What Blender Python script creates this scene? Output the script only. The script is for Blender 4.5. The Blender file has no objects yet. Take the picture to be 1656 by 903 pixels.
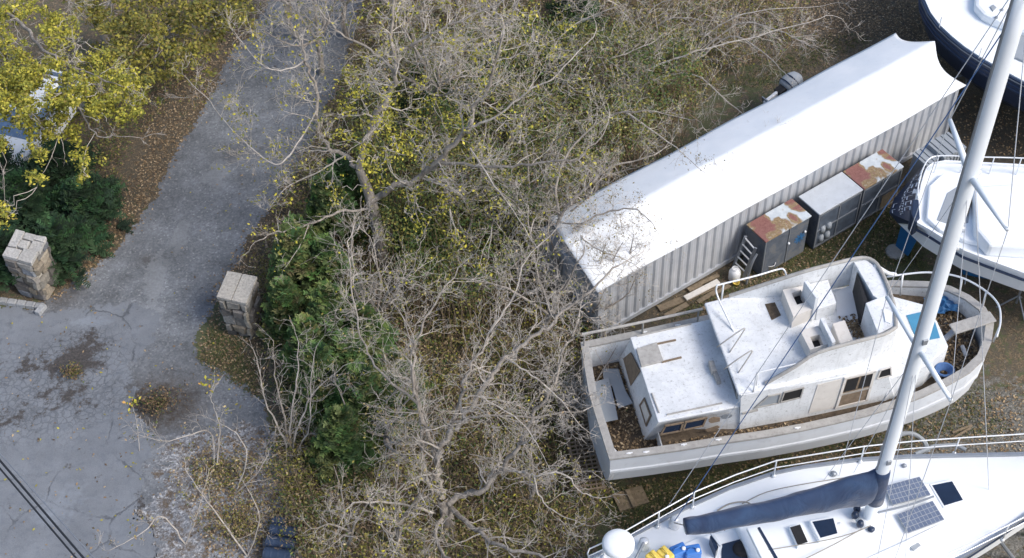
import bpy, math, random
import numpy as np
from mathutils import Vector, Matrix
rnd = random.Random(7); nr = np.random.default_rng(7)
D = bpy.data
scn = bpy.context.scene
COL = scn.collection

# ---------------------------------------------------------------- camera
FPX, HC = 2400.0, 30.0                      # focal length in photo pixels, camera height (m)
_d = np.array([915-828, -(2500-451.5), -FPX]); _d /= np.linalg.norm(_d)
UP = -_d
_f = np.array([0, 0, -1.0]); YA = _f-np.dot(_f, UP)*UP; YA /= np.linalg.norm(YA)
XA = np.cross(YA, UP)
RW = np.array([XA, YA, UP])                 # camera axes -> world
cd = D.cameras.new('camera'); cam = D.objects.new('camera', cd); COL.objects.link(cam)
cam.matrix_world = Matrix.Translation((0, 0, HC)) @ Matrix(RW.tolist()).to_4x4()
cd.sensor_width = 36; cd.lens = FPX/1656*36; cd.clip_end = 2000; cd.clip_start = 0.1
scn.camera = cam
scn.render.resolution_x = 1024; scn.render.resolution_y = 558

def P(u, v, h=0.0):
    "point of the place seen at photo pixel (u, v) at height h above the ground"
    r = RW @ np.array([u-828, -(v-451.5), -FPX]); t = (h-HC)/r[2]
    return Vector((r[0]*t, r[1]*t, h))
def PJ(p):
    c = RW.T @ np.array([p[0], p[1], p[2]-HC]); return (828+FPX*c[0]/-c[2], 451.5-FPX*c[1]/-c[2])

# ---------------------------------------------------------------- light
SUN_EL, SUN_AZ = math.radians(46), math.radians(118)     # azimuth clockwise from +Y
w = D.worlds.new('World'); scn.world = w; w.use_nodes = True
nt = w.node_tree; bg = nt.nodes['Background']
sky = nt.nodes.new('ShaderNodeTexSky'); sky.sky_type = 'NISHITA'; sky.sun_disc = False
sky.sun_elevation = SUN_EL; sky.sun_rotation = SUN_AZ
sky.air_density = 1.0; sky.dust_density = 3.0; sky.ozone_density = 1.0
nt.links.new(sky.outputs[0], bg.inputs[0]); bg.inputs[1].default_value = 0.15
sl = D.lights.new('sun', 'SUN'); sl.energy = 1.6; sl.angle = math.radians(22); sl.color = (1, .96, .9)
so = D.objects.new('sun', sl); COL.objects.link(so)
sd = Vector((math.sin(SUN_AZ)*math.cos(SUN_EL), math.cos(SUN_AZ)*math.cos(SUN_EL), math.sin(SUN_EL)))
so.rotation_euler = sd.to_track_quat('Z', 'Y').to_euler()
vs = scn.view_settings; vs.view_transform = 'Standard'; vs.look = 'None'; vs.gamma = 1; vs.exposure = 0.48
vs.use_curve_mapping = False

# ---------------------------------------------------------------- materials
def S(r, g, b):
    f = lambda c: (c/255/12.92) if c <= 10 else ((c/255+.055)/1.055)**2.4
    return (f(r), f(g), f(b), 1)
class NT:
    def __init__(s, name):
        s.m = D.materials.new(name); s.m.use_nodes = True; s.t = s.m.node_tree
        s.b = s.t.nodes['Principled BSDF']; s.tc = s.n('ShaderNodeTexCoord')
    def n(s, k, **kw):
        x = s.t.nodes.new(k)
        for a, v in kw.items(): setattr(x, a, v)
        return x
    def l(s, a, b): s.t.links.new(a, b)
    def noise(s, scale, det=6, rough=.6, dist=0, vec=None):
        x = s.n('ShaderNodeTexNoise'); x.inputs['Scale'].default_value = scale; x.inputs['Detail'].default_value = det
        x.inputs['Roughness'].default_value = rough; x.inputs['Distortion'].default_value = dist
        s.l(vec or s.tc.outputs['Object'], x.inputs['Vector']); return x.outputs['Fac']
    def ramp(s, fac, stops, interp='LINEAR'):
        x = s.n('ShaderNodeValToRGB'); x.color_ramp.interpolation = interp; e = x.color_ramp.elements
        while len(e) < len(stops): e.new(.5)
        for i, (p, c) in enumerate(stops):
            e[i].position = p; e[i].color = c if hasattr(c, '__len__') else (c, c, c, 1)
        s.l(fac, x.inputs[0]); return x.outputs[0]
    def mix(s, fac, a, b, mode='MIX'):
        x = s.n('ShaderNodeMix', data_type='RGBA', blend_type=mode)
        for sock, v in ((x.inputs[0], fac), (x.inputs[6], a), (x.inputs[7], b)):
            if hasattr(v, 'is_linked'): s.l(v, sock)
            else: sock.default_value = v
        return x.outputs[2]
    def math(s, op, a, b=0, clamp=False):
        x = s.n('ShaderNodeMath', operation=op, use_clamp=clamp)
        for i, v in enumerate((a, b)):
            if hasattr(v, 'is_linked'): s.l(v, x.inputs[i])
            else: x.inputs[i].default_value = v
        return x.outputs[0]
    def attr(s, name):
        x = s.n('ShaderNodeAttribute', attribute_name=name); return x
    def vor(s, scale, feature='F1', out='Distance', vec=None, rand=1):
        x = s.n('ShaderNodeTexVoronoi', feature=feature); x.inputs['Scale'].default_value = scale
        x.inputs['Randomness'].default_value = rand
        s.l(vec or s.tc.outputs['Object'], x.inputs['Vector']); return x.outputs[out]
    def done(s, col=None, rough=.7, metal=0, bump=None, bs=.3, bd=.02, spec=None):
        if col is not None:
            if hasattr(col, 'is_linked'): s.l(col, s.b.inputs['Base Color'])
            else: s.b.inputs['Base Color'].default_value = col
        if hasattr(rough, 'is_linked'): s.l(rough, s.b.inputs['Roughness'])
        else: s.b.inputs['Roughness'].default_value = rough
        s.b.inputs['Metallic'].default_value = metal
        if spec is not None: s.b.inputs['Specular IOR Level'].default_value = spec
        if bump is not None:
            x = s.n('ShaderNodeBump'); x.inputs['Strength'].default_value = bs; x.inputs['Distance'].default_value = bd
            s.l(bump, x.inputs['Height']); s.l(x.outputs[0], s.b.inputs['Normal'])
        return s.m
def plain(name, c, rough=.5, metal=0, var=.12, scale=3, dirt=0, dirtc=S(110, 100, 85), bump=0, spec=None):
    n = NT(name); c = tuple(c)[:3]+(1,)
    dk = tuple(x*(1-var) for x in c[:3])+(1,); lt = tuple(min(1, x*(1+var)) for x in c[:3])+(1,)
    col = n.ramp(n.noise(scale), [(.3, dk), (.7, lt)])
    if dirt:
        k = n.ramp(n.noise(scale*2.3, 10, .75, .3), [(.62-dirt*.25, 0.0), (.74, dirt)])
        col = n.mix(k, col, dirtc)
    return n.done(col, rough, metal, n.noise(scale*14) if bump else None, bump, .01, spec)
def vary(name, rough=.8, mul=1.0, trans=0):
    "colour comes from each leaf's own random tint"
    n = NT(name); a = n.attr('tint')
    m = n.done(a.outputs['Color'], rough)
    if trans:
        m.node_tree.nodes['Principled BSDF'].inputs['Subsurface Weight'].default_value = 0
    return m
M = {}
M['gel'] = plain('boat_gelcoat', S(236, 240, 243), .35, var=.03, scale=1.2, dirt=.12, dirtc=S(170, 170, 165))
def grime_mat():
    n = NT('weathered_gelcoat')
    base = n.ramp(n.noise(2.2, 6), [(.3, S(206, 210, 213)), (.7, S(230, 233, 236))])
    k1 = n.ramp(n.noise(3.4, 10, .78, .4), [(.54, 0.0), (.76, .5)])
    k2 = n.ramp(n.noise(13, 10, .82), [(.55, 0.0), (.66, .75)])
    mp = n.n('ShaderNodeMapping'); mp.inputs['Scale'].default_value = (7, 7, .6); n.l(n.tc.outputs['Object'], mp.inputs[0])
    k3 = n.ramp(n.noise(1.8, 8, .7, 0, mp.outputs[0]), [(.54, 0.0), (.76, .33)])
    c = n.mix(k3, n.mix(k2, n.mix(k1, base, S(160, 160, 158)), S(104, 102, 98)), S(132, 130, 126))
    return n.done(c, .65, 0, n.noise(30, 8), .2, .01)
M['gelold'] = grime_mat(); M['gelhull'] = plain('hull_paint_old', S(216, 221, 227), .5, var=.05, scale=1.6, dirt=.35, dirtc=S(150, 150, 148))
M['cream'] = plain('cream_panel', S(214, 210, 204), .6, var=.06, scale=3, dirt=.4, dirtc=S(150, 140, 125))
M['rail'] = plain('grey_cap_rail', S(166, 164, 160), .75, var=.15, scale=6, dirt=.5, dirtc=S(105, 98, 90), bump=.3)
M['steel'] = plain('stainless_tube', S(225, 228, 230), .3, .3, var=.04)
M['alu'] = plain('aluminium', S(150, 156, 164), .45, .5, var=.1)
M['mast'] = plain('mast_white_paint', S(228, 235, 242), .45, var=.02, scale=1.5, dirt=.08)
M['navy'] = plain('navy_paint', S(38, 52, 76), .3, var=.12, scale=2)
M['bluecloth'] = None
M['black'] = plain('black_plastic', S(52, 66, 88), .4, var=.2, scale=4)
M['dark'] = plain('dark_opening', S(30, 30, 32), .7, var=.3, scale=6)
M['darkglass'] = plain('dark_glass', S(30, 44, 66), .12, var=.15, scale=3)
M['palegrey'] = plain('pale_grey_metal', S(188, 194, 200), .6, var=.07, scale=4, dirt=.35, dirtc=S(140, 140, 138))
M['skyglass'] = plain('sky_tinted_car_glass', S(104, 128, 158), .15, var=.15)  # reflected sky painted into the base colour
M['reflectglass'] = plain('reflection_tinted_glass', S(84, 94, 108), .35, var=.35, scale=5, dirt=.4)  # grey base colour stands in for reflections on the panes, plus dirt blotches
M['teak'] = plain('weathered_teak', S(128, 112, 94), .85, var=.25, scale=8, dirt=.5, dirtc=S(70, 60, 50), bump=.5)
M['plank'] = plain('old_lumber', S(132, 118, 98), .9, var=.25, scale=7, dirt=.6, dirtc=S(75, 66, 54), bump=.6)
M['rot'] = plain('rotted_deck', S(92, 80, 66), .95, var=.4, scale=9, dirt=.7, dirtc=S(45, 38, 32), bump=.8)
M['debris'] = plain('wet_leaf_debris', S(84, 64, 46), .95, var=.45, scale=14, dirt=.8, dirtc=S(40, 32, 26), bump=1)
M['greymat'] = plain('grey_panel', S(148, 155, 162), .6, var=.05, scale=3, dirt=.2)
M['blueplastic'] = plain('blue_plastic', S(62, 120, 196), .45, var=.08)
M['yellowplastic'] = plain('yellow_plastic', S(226, 200, 96), .45, var=.07)
M['whiteplastic'] = plain('white_plastic', S(232, 234, 236), .4, var=.03)
M['rudder'] = plain('blue_antifoul', S(30, 98, 150), .5, var=.08, scale=5, dirt=.15, dirtc=S(50, 90, 120))
M['bluewindow'] = plain('blue_window_cover', S(70, 134, 168), .5, var=.08)
M['bluetarp'] = plain('blue_tarp', S(44, 96, 142), .6, var=.25, scale=10)
M['rope'] = plain('rope', S(150, 146, 138), .9)
M['bluerope'] = plain('blue_rope', S(72, 104, 150), .8)
M['wire'] = plain('rigging_wire', S(196, 200, 206), .5, .0)
M['cable'] = plain('black_cable', S(34, 38, 44), .6)
M['tyre'] = plain('tyre_rubber', S(60, 62, 66), .8, var=.2, scale=8, bump=.3)
M['orange'] = plain('orange_rope', S(150, 110, 70), .8)
M['concrete'] = plain('concrete', S(150, 150, 148), .9, var=.15, scale=6, dirt=.3, bump=.5)
def cloth():
    n = NT('navy_sail_cover'); a = n.noise(1.8, 4, .5, .8)
    col = n.ramp(a, [(.3, S(26, 44, 76)), (.7, S(42, 68, 102))])
    n.b.inputs['Sheen Weight'].default_value = .2
    return n.done(col, .85, 0, n.noise(1.9, 4, .5, 1.0), .5, .1)
M['bluecloth'] = cloth()
def rust_mat():
    n = NT('rusted_white_paint')
    k = n.ramp(n.noise(1.25, 4, .5, .4), [(.515, 0.0), (.54, 1.0)])
    e = n.ramp(n.noise(1.25, 4, .5, .4), [(.475, 0.0), (.505, 1.0), (.53, 1.0), (.55, 0.0)])
    white = n.ramp(n.noise(6), [(.3, S(176, 186, 194)), (.7, S(205, 212, 216))])
    rust = n.ramp(n.noise(16, 8, .7), [(.3, S(116, 76, 70)), (.7, S(146, 104, 98))])
    och = n.ramp(n.noise(20), [(.3, S(118, 98, 72)), (.7, S(158, 138, 106))])
    return n.done(n.mix(e, n.mix(k, white, rust), och), .8, 0, n.noise(30), .3, .01)
M['rust'] = rust_mat()
def mural_mat():
    n = NT('painted_cabinet_side')
    a = n.ramp(n.noise(2.2, 8, .7, .5), [(.3, S(66, 72, 80)), (.5, S(88, 96, 108)), (.62, S(108, 110, 112)), (.72, S(66, 92, 132)), (.8, S(112, 106, 88))])
    return n.done(a, .8, 0, n.noise(20), .3, .01)
M['mural'] = mural_mat()
def tarp_mat():
    n = NT('white_roof_tarp')
    a = n.ramp(n.noise(.8, 5), [(.3, S(222, 228, 234)), (.7, S(236, 239, 242))])
    a = n.mix(n.ramp(n.noise(5, 10, .8), [(.56, 0.0), (.75, .35)]), a, S(176, 176, 172))
    return n.done(a, .55, 0, n.noise(.9, 3, .5), .25, .15)
M['tarp'] = tarp_mat()
def cont_mat():
    n = NT('container_paint')
    a = n.ramp(n.noise(1.4, 8), [(.3, S(164, 170, 178)), (.7, S(190, 193, 198))])
    mp = n.n('ShaderNodeMapping'); mp.inputs['Scale'].default_value = (5, 5, .5); n.l(n.tc.outputs['Object'], mp.inputs[0])
    k = n.ramp(n.noise(1.6, 8, .7, 0, mp.outputs[0]), [(.52, 0.0), (.75, .5)])
    return n.done(n.mix(k, a, S(148, 138, 126)), .6)
M['cont'] = cont_mat()
def solar_mat():
    n = NT('solar_cells')
    mp = n.n('ShaderNodeMapping'); n.l(n.tc.outputs['UV'], mp.inputs[0])
    mp.inputs['Scale'].default_value = (9, 4, 1)
    br = n.n('ShaderNodeTexBrick'); br.offset = 0; br.inputs['Scale'].default_value = 1
    br.inputs['Mortar Size'].default_value = .05; br.inputs['Brick Width'].default_value = 1; br.inputs['Row Height'].default_value = 1
    br.inputs['Color1'].default_value = S(96, 108, 130); br.inputs['Color2'].default_value = S(106, 118, 140); br.inputs['Mortar'].default_value = S(168, 170, 172)
    n.l(mp.outputs[0], br.inputs['Vector'])
    return n.done(br.outputs['Color'], .35)
M['solar'] = solar_mat()
def stone_mat():
    n = NT('field_stone')
    wv = n.n('ShaderNodeMixRGB'); 
    d = n.n('ShaderNodeTexNoise'); d.inputs['Scale'].default_value = 3; n.l(n.tc.outputs['Object'], d.inputs['Vector'])
    wv.inputs[0].default_value = .12; n.l(n.tc.outputs['Object'], wv.inputs[1]); n.l(d.outputs['Color'], wv.inputs[2])
    a = n.attr('tint').outputs['Color']
    b = n.ramp(n.noise(16, 8, .7), [(.3, .6), (.7, 1.25)])
    return n.done(n.mix(1.0, a, b, 'MULTIPLY'), .9, 0, n.noise(22, 8, .7), .9, .03)
M['stone'] = stone_mat()
M['mortar'] = plain('dark_mortar', S(82, 80, 78), .95, var=.3, scale=10, bump=.8)
def bark(name, a, b):
    n = NT(name); mp = n.n('ShaderNodeMapping'); mp.inputs['Scale'].default_value = (1, 1, .35); n.l(n.tc.outputs['Object'], mp.inputs[0])
    return n.done(n.ramp(n.noise(9, 8, .7, .5, mp.outputs[0]), [(.3, a), (.7, b)]), .9, 0, n.noise(30, 8), .6, .02)
M['bark'] = bark('grey_bark', S(100, 92, 84), S(178, 171, 162))
M['twig'] = bark('pale_twig', S(140, 130, 118), S(200, 195, 188))
M['twigbrown'] = bark('tan_twig', S(112, 96, 76), S(164, 146, 122))
M['leaf'] = vary('leaf_tints')
M['needle'] = vary('evergreen_foliage', .9)

def ground_mat():
    n = NT('leaf_litter_ground'); z = n.attr('zone')            # R: grass, G: grey gravel, B: shade painted under boats and trees
    sep = n.n('ShaderNodeSeparateColor'); n.l(z.outputs['Color'], sep.inputs[0])
    fine = n.noise(26, 9, .75); mid = n.noise(5, 8, .65); big = n.noise(.9, 6)
    v = n.vor(34, 'F1', 'Color')
    hs = n.n('ShaderNodeSeparateColor'); n.l(v, hs.inputs[0])
    lit = n.ramp(hs.outputs[0], [(0, S(58, 48, 38)), (.35, S(90, 74, 56)), (.6, S(118, 96, 72)), (.85, S(144, 120, 92)), (1, S(174, 152, 120))])
    soil = n.ramp(fine, [(.3, S(58, 52, 44)), (.7, S(112, 102, 88))])
    base = n.mix(n.ramp(mid, [(.4, 0.0), (.6, 1.0)]), lit, soil)
    grass = n.ramp(fine, [(.3, S(56, 62, 38)), (.55, S(84, 92, 56)), (.75, S(122, 122, 80))])
    def th(ch, ns): return n.ramp(n.math('ADD', n.math('MULTIPLY', n.math('SUBTRACT', ns, .5), 2.6), ch), [(.50, 0.0), (.66, 1.0)])
    c = n.mix(th(sep.outputs[0], n.noise(3.2, 8, .7)), base, grass)
    grav = n.ramp(n.vor(30, 'F1', 'Color'), [(0, S(78, 78, 78)), (.5, S(112, 110, 106)), (1, S(164, 160, 154))])
    c = n.mix(th(sep.outputs[1], n.noise(4.5, 9, .75)), c, grav)
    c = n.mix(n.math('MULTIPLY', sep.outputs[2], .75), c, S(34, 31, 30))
    c = n.mix(.18, c, S(128, 128, 112))
    c = n.mix(.3, c, n.ramp(big, [(.3, .5), (.7, 1.0)]), 'MULTIPLY')
    return n.done(c, .95, 0, n.math('ADD', fine, hs.outputs[0]), .8, .04)
def gravel_mat():
    n = NT('driveway_gravel'); z = n.attr('zone'); sep = n.n('ShaderNodeSeparateColor'); n.l(z.outputs['Color'], sep.inputs[0])
    st = n.vor(22, 'F1', 'Color'); hs = n.n('ShaderNodeSeparateColor'); n.l(st, hs.inputs[0])
    base = n.ramp(hs.outputs[0], [(0, S(94, 97, 101)), (.5, S(119, 123, 128)), (.93, S(142, 146, 150)), (1, S(182, 184, 186))])
    base = n.mix(.55, base, n.ramp(n.noise(2.2, 8, .7), [(.3, S(90, 93, 97)), (.7, S(144, 149, 155))]))
    # bare worn patches, dirty patches
    base = n.mix(n.math('MULTIPLY', sep.outputs[2], n.ramp(n.noise(6, 8, .7), [(.35, .35), (.6, 1.0)])), base, n.ramp(n.noise(22, 8, .8), [(.3, S(46, 43, 42)), (.7, S(98, 88, 78))]))
    base = n.mix(n.ramp(n.math('ADD', sep.outputs[1], n.math('MULTIPLY', n.math('SUBTRACT', n.noise(3.2, 9, .7), .5), 2.4)), [(.42, 0.0), (.55, .85)]), base, n.ramp(n.noise(14), [(.3, S(124, 128, 132)), (.7, S(146, 150, 154))]))
    big = n.noise(.7, 6, .6)
    base = n.mix(.7, base, n.ramp(big, [(.35, .55), (.62, 1.05)]), 'MULTIPLY')
    ve = n.ramp(n.noise(9, 8, .7), [(.58, 0.0), (.75, .5)])
    base = n.mix(ve, base, S(84, 84, 88))
    return n.done(base, .95, 0, n.math('ADD', n.noise(40, 8), hs.outputs[0]), .7, .03)
def asphalt_mat():
    n = NT('old_cracked_asphalt'); z = n.attr('zone'); sep = n.n('ShaderNodeSeparateColor'); n.l(z.outputs['Color'], sep.inputs[0])
    base = n.ramp(n.noise(1.1, 9, .65), [(.3, S(98, 103, 110)), (.7, S(128, 134, 142))])
    base = n.mix(.45, base, n.ramp(n.noise(38, 8, .85), [(.3, S(90, 94, 100)), (.7, S(146, 150, 155))]))
    base = n.mix(n.ramp(n.noise(4.5, 8, .7), [(.5, 0.0), (.7, .45)]), base, S(84, 92, 104))
    wv = n.n('ShaderNodeMixRGB'); wv.inputs[0].default_value = .35
    d = n.n('ShaderNodeTexNoise'); d.inputs['Scale'].default_value = 1.3; d.inputs['Detail'].default_value = 10; d.inputs['Roughness'].default_value = .65; n.l(n.tc.outputs['Object'], d.inputs['Vector'])
    n.l(n.tc.outputs['Object'], wv.inputs[1]); n.l(d.outputs['Color'], wv.inputs[2])
    c1 = n.ramp(n.vor(.8, 'DISTANCE_TO_EDGE', 'Distance', wv.outputs[0]), [(.0, 1.0), (.008, .8), (.016, 0.0)])
    c1 = n.math('MULTIPLY', c1, n.ramp(n.noise(.9, 5), [(.42, 0.0), (.6, 1.0)]))
    c2 = n.ramp(n.vor(9, 'DISTANCE_TO_EDGE', 'Distance', wv.outputs[0]), [(.0, 1.0), (.05, .75), (.1, 0.0)])
    alg = n.ramp(n.math('ADD', sep.outputs[0], n.math('MULTIPLY', n.noise(1.6, 8, .65), .7)), [(.5, 0.0), (.8, 1.0)])
    cr = n.math('MAXIMUM', n.math('MULTIPLY', c1, .6), n.math('MULTIPLY', n.math('MULTIPLY', c2, alg), .42))
    col = n.mix(cr, base, S(58, 60, 64))
    k = n.ramp(n.math('ADD', sep.outputs[2], n.math('MULTIPLY', n.math('SUBTRACT', n.noise(2.6, 9, .75), .5), 3.4)), [(.36, 0.0), (.66, .95)])
    col = n.mix(k, col, n.ramp(n.noise(16, 9, .8), [(.32, S(40, 38, 38)), (.55, S(74, 70, 68)), (.72, S(112, 104, 92))]))
    lt = n.ramp(n.math('ADD', sep.outputs[1], n.math('MULTIPLY', n.noise(5, 8, .7), .5)), [(.7, 0.0), (.85, .5)])
    col = n.mix(lt, col, S(142, 150, 160))
    return n.done(col, .9, 0, n.math('ADD', n.noise(50, 8), n.math('MULTIPLY', cr, -2.0)), .5, .02)
def pale_mat():
    n = NT('pale_crushed_stone')
    v = n.vor(24, 'F1', 'Color'); hs = n.n('ShaderNodeSeparateColor'); n.l(v, hs.inputs[0])
    c = n.ramp(hs.outputs[0], [(0, S(100, 102, 106)), (.4, S(128, 131, 136)), (.8, S(154, 156, 160)), (1, S(184, 186, 188))])
    k = n.ramp(n.noise(3.5, 9, .8), [(.46, 0.0), (.58, 1.0)])
    c = n.mix(k, c, n.ramp(n.noise(18, 8, .8), [(.3, S(64, 58, 52)), (.7, S(120, 106, 90))]))
    return n.done(c, .95, 0, hs.outputs[0], .8, .04)
M['ground'] = ground_mat(); M['gravel'] = gravel_mat(); M['asphalt'] = asphalt_mat(); M['pale'] = pale_mat()

# ---------------------------------------------------------------- mesh builder
ORG = {}
class MB:
    def __init__(s): s.v = []; s.f = []; s.mi = []; s.n = 0; s.tint = []
    def add(s, vs, fs, mi=0, tint=None):
        s.v.append(np.asarray([tuple(x) for x in vs], float) if not isinstance(vs, np.ndarray) else vs)
        b = s.n; s.f += [tuple(b+i for i in f) for f in fs]; s.mi += [mi]*len(fs); s.n += len(vs)
        if tint is not None: s.tint += [tint]*len(vs)
        elif s.tint: s.tint += [(1, 1, 1)]*len(vs)
    def frame(s, c, ax, ay, az, hx, hy, hz, mi=0, tint=None):
        c = Vector(c); ax, ay, az = Vector(ax), Vector(ay), Vector(az); q = []
        for k in (-1, 1):
            for a, b in ((-1, -1), (1, -1), (1, 1), (-1, 1)): q.append(c+ax*hx*a+ay*hy*b+az*hz*k)
        s.add(q, [(3, 2, 1, 0), (4, 5, 6, 7), (0, 1, 5, 4), (1, 2, 6, 5), (2, 3, 7, 6), (3, 0, 4, 7)], mi, tint)
    def box(s, c, sx, sy, sz, rz=0, mi=0, tint=None):
        a = Vector((math.cos(rz), math.sin(rz), 0)); b = Vector((-a.y, a.x, 0)); s.frame(c, a, b, (0, 0, 1), sx/2, sy/2, sz/2, mi, tint)
    def bar(s, p, q, w, t=None, mi=0, up=(0, 0, 1)):
        p, q = Vector(p), Vector(q); d = q-p; L = d.length; d.normalize(); t = t or w
        sdv = d.cross(Vector(up)); 
        if sdv.length < 1e-3: sdv = Vector((1, 0, 0))
        sdv.normalize(); u = sdv.cross(d); s.frame((p+q)/2, d, sdv, u, L/2, w/2, t/2, mi)
    def prism(s, top, bot, mi=0, cap=True, capb=True):
        "top and bottom loops (lists of points, same count, counterclockwise seen from above)"
        n = len(top); fs = [(i, (i+1) % n, n+(i+1) % n, n+i) for i in range(n)]
        if cap: fs.append(tuple(n+i for i in range(n)))
        if capb: fs.append(tuple(reversed(range(n))))
        s.add(list(bot)+list(top), fs, mi)
    def tube(s, pts, r, n=8, mi=0, cap=True, tint=None):
        p = np.array([tuple(x) for x in pts], float); m = len(p)
        r = np.broadcast_to(np.asarray(r, float), (m,))
        t = np.gradient(p, axis=0); t /= np.linalg.norm(t, axis=1)[:, None]+1e-9
        ref = np.array([0, 0, 1.]) if abs(t[0][2]) < .9 else np.array([1., 0, 0])
        a = np.cross(t, ref); a /= np.linalg.norm(a, axis=1)[:, None]+1e-9; b = np.cross(t, a)
        th = np.arange(n)*2*np.pi/n
        v = p[:, None]+r[:, None, None]*(np.cos(th)[None, :, None]*a[:, None]+np.sin(th)[None, :, None]*b[:, None])
        fs = [(i*n+k, i*n+(k+1) % n, (i+1)*n+(k+1) % n, (i+1)*n+k) for i in range(m-1) for k in range(n)]
        if cap: fs += [tuple(reversed(range(n))), tuple((m-1)*n+k for k in range(n))]
        s.add(v.reshape(-1, 3), fs, mi, tint)
    def lathe(s, c, prof, n=20, axis=(0, 0, 1), mi=0):
        axis = Vector(axis).normalized(); q = axis.to_track_quat('Z', 'Y'); c = Vector(c); vs = []
        for r, z in prof:
            for k in range(n):
                th = 2*math.pi*k/n; vs.append(c+q @ Vector((r*math.cos(th), r*math.sin(th), z)))
        m = len(prof)
        fs = [(i*n+k, i*n+(k+1) % n, (i+1)*n+(k+1) % n, (i+1)*n+k) for i in range(m-1) for k in range(n)]
        fs += [tuple(reversed(range(n))), tuple((m-1)*n+k for k in range(n))]
        s.add(vs, fs, mi)
    def build(s, name, mat, parent=None, smooth=False, bevel=0, seg=2, tintname='tint'):
        o0 = Vector((0, 0, 0)) if parent is None else ORG[parent.name]
        v = np.concatenate(s.v)-np.array(o0)
        me = D.meshes.new(name); me.from_pydata(v.tolist(), [], s.f)
        ms = mat if isinstance(mat, (list, tuple)) else [mat]
        for m in ms: me.materials.append(m)
        if len(ms) > 1: me.polygons.foreach_set('material_index', s.mi)
        if smooth: me.polygons.foreach_set('use_smooth', [True]*len(s.f))
        if s.tint:
            at = me.color_attributes.new(tintname, 'FLOAT_COLOR', 'POINT')
            t = np.ones((len(s.tint), 4)); t[:, :3] = np.array(s.tint)[:, :3]; at.data.foreach_set('color', t.ravel())
        me.update()
        ob = D.objects.new(name, me); COL.objects.link(ob)
        if parent is not None: ob.parent = parent; ORG[ob.name] = o0
        else: ORG[ob.name] = Vector((0, 0, 0))
        if bevel:
            b = ob.modifiers.new('bevel', 'BEVEL'); b.width = bevel; b.segments = seg; b.limit_method = 'ANGLE'; b.angle_limit = math.radians(40)
        return ob
def settint(m, n, c):
    m.tint = m.tint[:m.n-n]+[c]*n
def tag(o, label=None, cat=None, group=None, kind=None):
    if label: o['label'] = label
    if cat: o['category'] = cat
    if group: o['group'] = group
    if kind: o['kind'] = kind
    return o
def thing(name, label, cat, loc, group=None):
    o = D.objects.new(name, None); o.empty_display_size = .1; COL.objects.link(o); o.location = loc
    ORG[o.name] = Vector(loc); return tag(o, label, cat, group)
def copy_thing(src, loc, rz=0, label=None):
    c = src.copy(); COL.objects.link(c); c.location = loc; c.rotation_euler = (0, 0, rz); ORG[c.name] = Vector(loc)
    if label: c['label'] = label
    for ch in src.children:
        k = ch.copy(); COL.objects.link(k); k.parent = c
        for g in ch.children:
            h = g.copy(); COL.objects.link(h); h.parent = k
    return c
def one(mb, name, mat, label, cat, group=None, **kw):
    return tag(mb.build(name, mat, **kw), label, cat, group)
def lerp(a, b, t): return Vector(a)*(1-t)+Vector(b)*t
def smooth_line(pts, k=6):
    "Catmull-Rom through the points"
    p = [Vector(x) for x in pts]; p = [p[0]*2-p[1]]+p+[p[-1]*2-p[-2]]; out = []
    for i in range(1, len(p)-2):
        for j in range(k):
            t = j/k; a, b, c, d = p[i-1:i+3]
            out.append(.5*((2*b)+(c-a)*t+(2*a-5*b+4*c-d)*t*t+(3*b-a-3*c+d)*t**3))
    return out+[p[-2]]

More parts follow.
